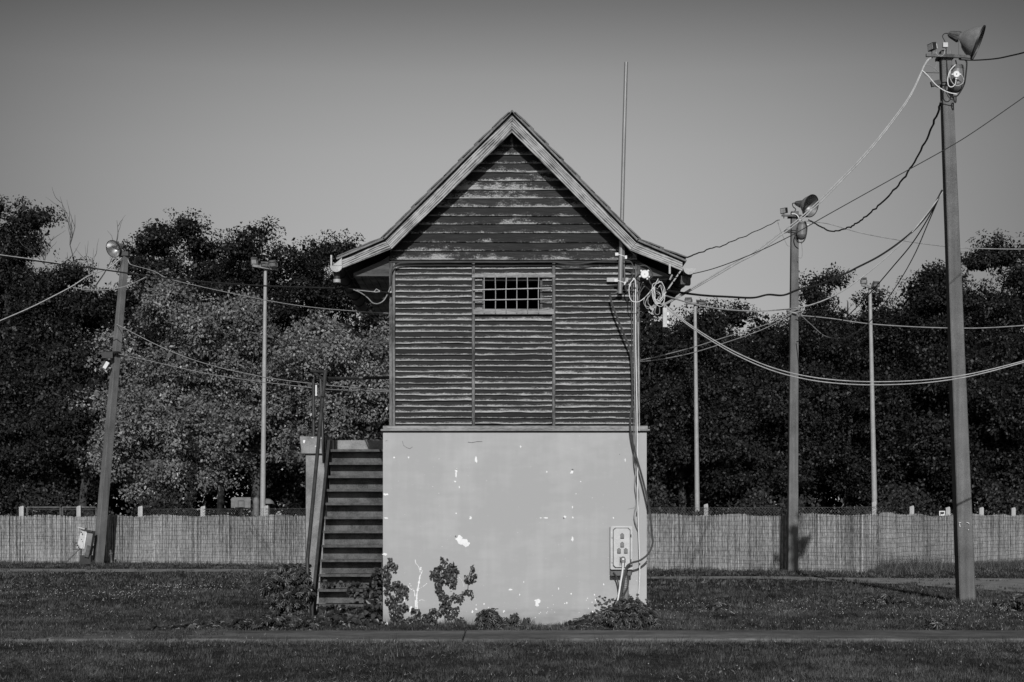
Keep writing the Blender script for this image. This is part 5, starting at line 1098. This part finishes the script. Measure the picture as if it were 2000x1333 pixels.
for (y0, y1, dens, hm, wm, seed) in ((-9.2, -5.5, 3400, .028, .0055, 1), (-5.5, -1.6, 2700, .024, .0065, 2), (-1.6, 4, 1600, .032, .008, 3), (4, 12, 560, .042, .013, 4), (12, 33.5, 140, .05, .026, 5)):
    rs = np.random.default_rng(seed); X1 = (y1-CAMY)*.34+1.0; n = int(2*X1*(y1-y0)*dens*.55)
    y = rs.uniform(y0, y1, n); x = rs.uniform(-X1, X1, n); rough = .35 + .65*np.clip((x-1.0)/2, 0, 1)*(y > -1.5) + .25*(y < -2)
    p = vn(x, y, 1.1, 3); q_ = vn(x, y, 5.5, 4); k = okground(x, y) & (rs.random(n) < np.clip(1.5*(q_*.6+p*.5)-.15*rough, .15, 1)); x = x[k]; y = y[k]; p = p[k]; q_ = q_[k]; n = len(x)
    tot.append((x, y, hm*(.4+.8*rs.random(n))*(.5+1.1*p*q_*2), wm*rs.uniform(.7,1.4,n), np.clip(.35*rs.random(n)+.6*(q_-.2)+.8*(p-.4), 0, 1), rs.random(n)*6.283, hm*rs.random(n)*.7))
    # tussocks: blades leaning out of a common root
    nc = int(2*X1*(y1-y0)*dens/34); cx = rs.uniform(-X1, X1, nc); cy = rs.uniform(y0, y1, nc); kb = 16; sz = (.025 + .05*rs.random(nc))*(1 if y1 < 4 else 1.5 if y1 < 13 else 2.6)
    gate = rs.random(nc) < np.clip(vn(cx, cy, .9, 8)*2.2-.45 + .35*((cx > 2) & (cy > -1.5)), .1, 1); cx = cx[gate]; cy = cy[gate]; sz = sz[gate]; nc = len(cx)
    ct = rs.random(nc); an = rs.random((nc, kb))*6.283; rd = np.abs(rs.normal(0, 1, (nc, kb)))*sz[:, None]*.55; hh = hm*(.9+1.3*rs.random((nc, 1)))*rs.uniform(.5, 1.15, (nc, kb))
    x = (cx[:, None]+np.cos(an)*rd).ravel(); y = (cy[:, None]+np.sin(an)*rd).ravel(); n = len(x); k = okground(x, y)
    tn = np.clip(np.repeat(ct, kb)*.6 + .3*rs.random(n) + .8*(vn(x, y, 1.1, 3)-.5), 0, 1)
    tot.append(tuple(a[k] for a in (x, y, hh.ravel(), wm*rs.uniform(.8, 1.5, n), tn, an.ravel(), hh.ravel()*rs.uniform(.2, 1.1, n))))
x, y, h, wd, tone, la, ll = [np.concatenate([t[i] for t in tot]) for i in range(7)]
def blades2(name, x, y, h, wd, tone, la, ll, mat, label, z0=0.0):
    n = len(x); rs = np.random.default_rng(5); a = la + 1.57 + rs.normal(0, .5, n); bx = np.cos(a)*wd/2; by = np.sin(a)*wd/2; z0 = np.broadcast_to(z0, (n,))
    V = np.stack([np.stack([x-bx, y-by, z0-.004],1), np.stack([x+bx, y+by, z0-.004],1), np.stack([x+np.cos(la)*ll, y+np.sin(la)*ll, z0+h],1)],1).reshape(-1,3)
    o = npmesh(name, V, np.arange(3*n).reshape(-1,3), tone, M[mat]); tag(o, label, 'grass', kind='stuff'); return o
blades2('grass', x, y, h, wd, tone, la, ll, 'grass', 'short mown lawn grass')
# dry clippings and pale stalks lying about in patches
rs = np.random.default_rng(12); n = 120000; y = -9 + 31*rs.random(n)**1.5; x = rs.uniform(-1, 1, n)*((y-CAMY)*.34+.6)
pr = np.clip(vn(x, y, .8, 17)*4-1.7, .05, 1)*np.clip(vn(x, y, 4, 18)*4-1.6, .05, 1)*np.where((x > 2) & (y > -1.5) & (y < 8), 1.0, .45) + .75*np.exp(-((y-(WK0-.25))/.3)**2)*np.clip(vn(x, y, 1.3, 19)*4-1.6, 0, 1)*np.where(x < -1, 1.1, .5)
pr += .8*((x < -3.2) & (y > WK0-.1) & (y < WK1+.1))*np.clip(vn(x, y, 1.6, 20)*4-1.6, 0, 1)
k = (rs.random(n) < pr) & (okground(x, y) | ((x < -2.9) & (y > WK0-.1) & (y < WK1+.1))); x = x[k]; y = y[k]; n = len(x); f_ = np.clip((y-CAMY)/18, .8, 2)
onw = (y > WK0) & (y < WK1)
blades2('dry_grass', x, y, rs.uniform(-.005, .03, n)*f_, rs.uniform(.006,.011,n)*f_, rs.random(n), rs.random(n)*6.283, rs.uniform(.02,.075,n)*f_, 'straw', 'scattered dry stalks and clippings on the lawn', np.where(onw, .046, .03))
# grass growing over the left end of the walk
n = 26000; x = rs.uniform(-8.2, -1.5, n); y = rs.uniform(WK0-.05, WK1+.05, n); k = (vn(x, y, 1.5, 40) + vn(x, y, 6, 41)*.5 > .50 + .125*(x+8)) ; x = x[k]; y = y[k]; n = len(x)
blades2('grass', x, y, rs.uniform(.015,.05,n), rs.uniform(.005,.009,n), rs.random(n)*.8, rs.random(n)*6.283, rs.uniform(0,.04,n), 'grass', 'grass creeping over the left end of the concrete walk', .042)
# longer tufts: along the walk edges, at the wall foot, under the fence
xs_, ys_, hs_, ws_ = [], [], [], []
def tufts(n, fx, fy, h0, h1, wd, k=26, sp=.05):
    for _ in range(n):
        cx, cy = fx(), fy(); hh = rs.uniform(h0, h1)
        if callable(cy): cy = cy(cx)
        xs_.append(cx + rs.normal(0, sp, k)); ys_.append(cy + rs.normal(0, sp*.6, k)); hs_.append(hh*rs.uniform(.4, 1.0, k)); ws_.append(np.full(k, wd))
U = lambda a, b: (lambda: rs.uniform(a, b))
tufts(520, U(-7.5, 8), lambda: WK0-.02-abs(rs.normal(0,.16)), .02, .075, .006); tufts(130, U(-7.5, 8), lambda: WK0-.01, .05, .15, .005, 8, .03); tufts(240, U(-8, 8), lambda: WK0+.02+abs(rs.normal(0,.05)), .03, .06, .006, 16, .05); tufts(160, U(-7.5, 8), U(WK1+.02, WK1+.15), .03, .09, .006); tufts(26, U(-3, 8), U(WK0+.05, WK0+.35), .04, .1, .006, 14, .06)
tufts(60, U(-1.7, 2.0), U(-.12, -.03), .05, .16, .008); tufts(26, U(-8, -5), U(WK0+.2, WK1-.2), .03, .07, .008)
tufts(200, U(-5, 8), U(-6, -3.4), .05, .10, .007); tufts(150, U(3, 10), U(0, 9), .06, .13, .010, 20, .07)
def nearf(cx): 
    return float(np.interp(cx, [p[0] for p in fA], [p[1] for p in fA])) - .12
tufts(420, U(-19, 10.6), lambda: (lambda cx: nearf(cx) - rs.uniform(0, .5)), .06, .20, .022, 16, .13)
def nearf2(cx): return corner[1] + (cx-corner[0])*(far_r[1]-corner[1])/(far_r[0]-corner[0])
tufts(900, U(10.3, 20), lambda: (lambda cx: nearf2(cx) - rs.uniform(.1, 1.6)), .08, .34, .014, 22, .16)
tufts(70, lambda: corner[0]+abs(rs.normal(.2, 1.2)), lambda: (lambda cx: nearf2(cx) - rs.uniform(.1, .9)), .3, .75, .014, 18, .14)
tufts(30, lambda: nB[0]+rs.normal(0,.25), lambda: nB[1]-.25+rs.normal(0,.1), .06, .16, .012); tufts(24, lambda: mB[0]+rs.normal(0,.3), lambda: mB[1]-.25+rs.normal(0,.1), .08, .2, .02); tufts(24, lambda: lB[0]+rs.normal(0,.5), lambda: lB[1]-.4+rs.normal(0,.1), .08, .2, .02)
blades('grass_tuft', np.concatenate(xs_), np.concatenate(ys_), np.concatenate(hs_), np.concatenate(ws_), 'grass', 'longer grass tufts along the walk, wall and fence', .7, 15)
# clover heads: clustered on the left lawn, scattered at the right
rs = np.random.default_rng(31); cl = [(G(790,1150), 60), (G(780,1155), 60), (G(300,1150), 70), (G(260,1168), 50), (G(190,1168), 50), (G(110,1160), 30), (G(390,1150), 30), (G(330,1185), 14), (G(105,1200), 16), (G(180,1124), 25), (G(60,1165), 25), (G(30,1150), 25), (G(410,1155), 40), (G(230,1200), 8), (G(70,1218), 12)]
cx = []; cy = []
for c, k in cl: cx.append(c[0]+rs.normal(0, .55, k)); cy.append(c[1]+rs.normal(0, .9, k))
cx.append(rs.uniform(2.2, 9, 420)); cy.append(rs.uniform(-1.4, 6, 420)); cx.append(rs.uniform(-6, 6, 50)); cy.append(rs.uniform(-8, -3.4, 50))
cx = np.concatenate(cx); cy = np.concatenate(cy); k = ~((cx > BL-.1) & (cx < BR+.1) & (cy > -.1) & (cy < DEP)); cx = cx[k]; cy = cy[k]; n = len(cx); s_ = rs.uniform(.004, .0085, n)*np.clip((cy-CAMY)/22, .9, 1.5)
o3 = np.stack([cx, cy, rs.uniform(.045,.075,n)],1); a_ = rdir(n)*.3; V = np.stack([o3+np.stack([-s_,0*s_,0*s_],1), o3+np.stack([0*s_,-s_,-s_*.4],1), o3+np.stack([s_,0*s_,0*s_],1), o3+np.stack([0*s_,s_*.3,s_],1)],1).reshape(-1,3)
o = npmesh('clover_flowers', V, np.arange(4*n).reshape(-1,4), rs.random(n), M['petal']); tag(o, 'tiny white clover heads scattered through the lawn', 'flowers', kind='stuff')
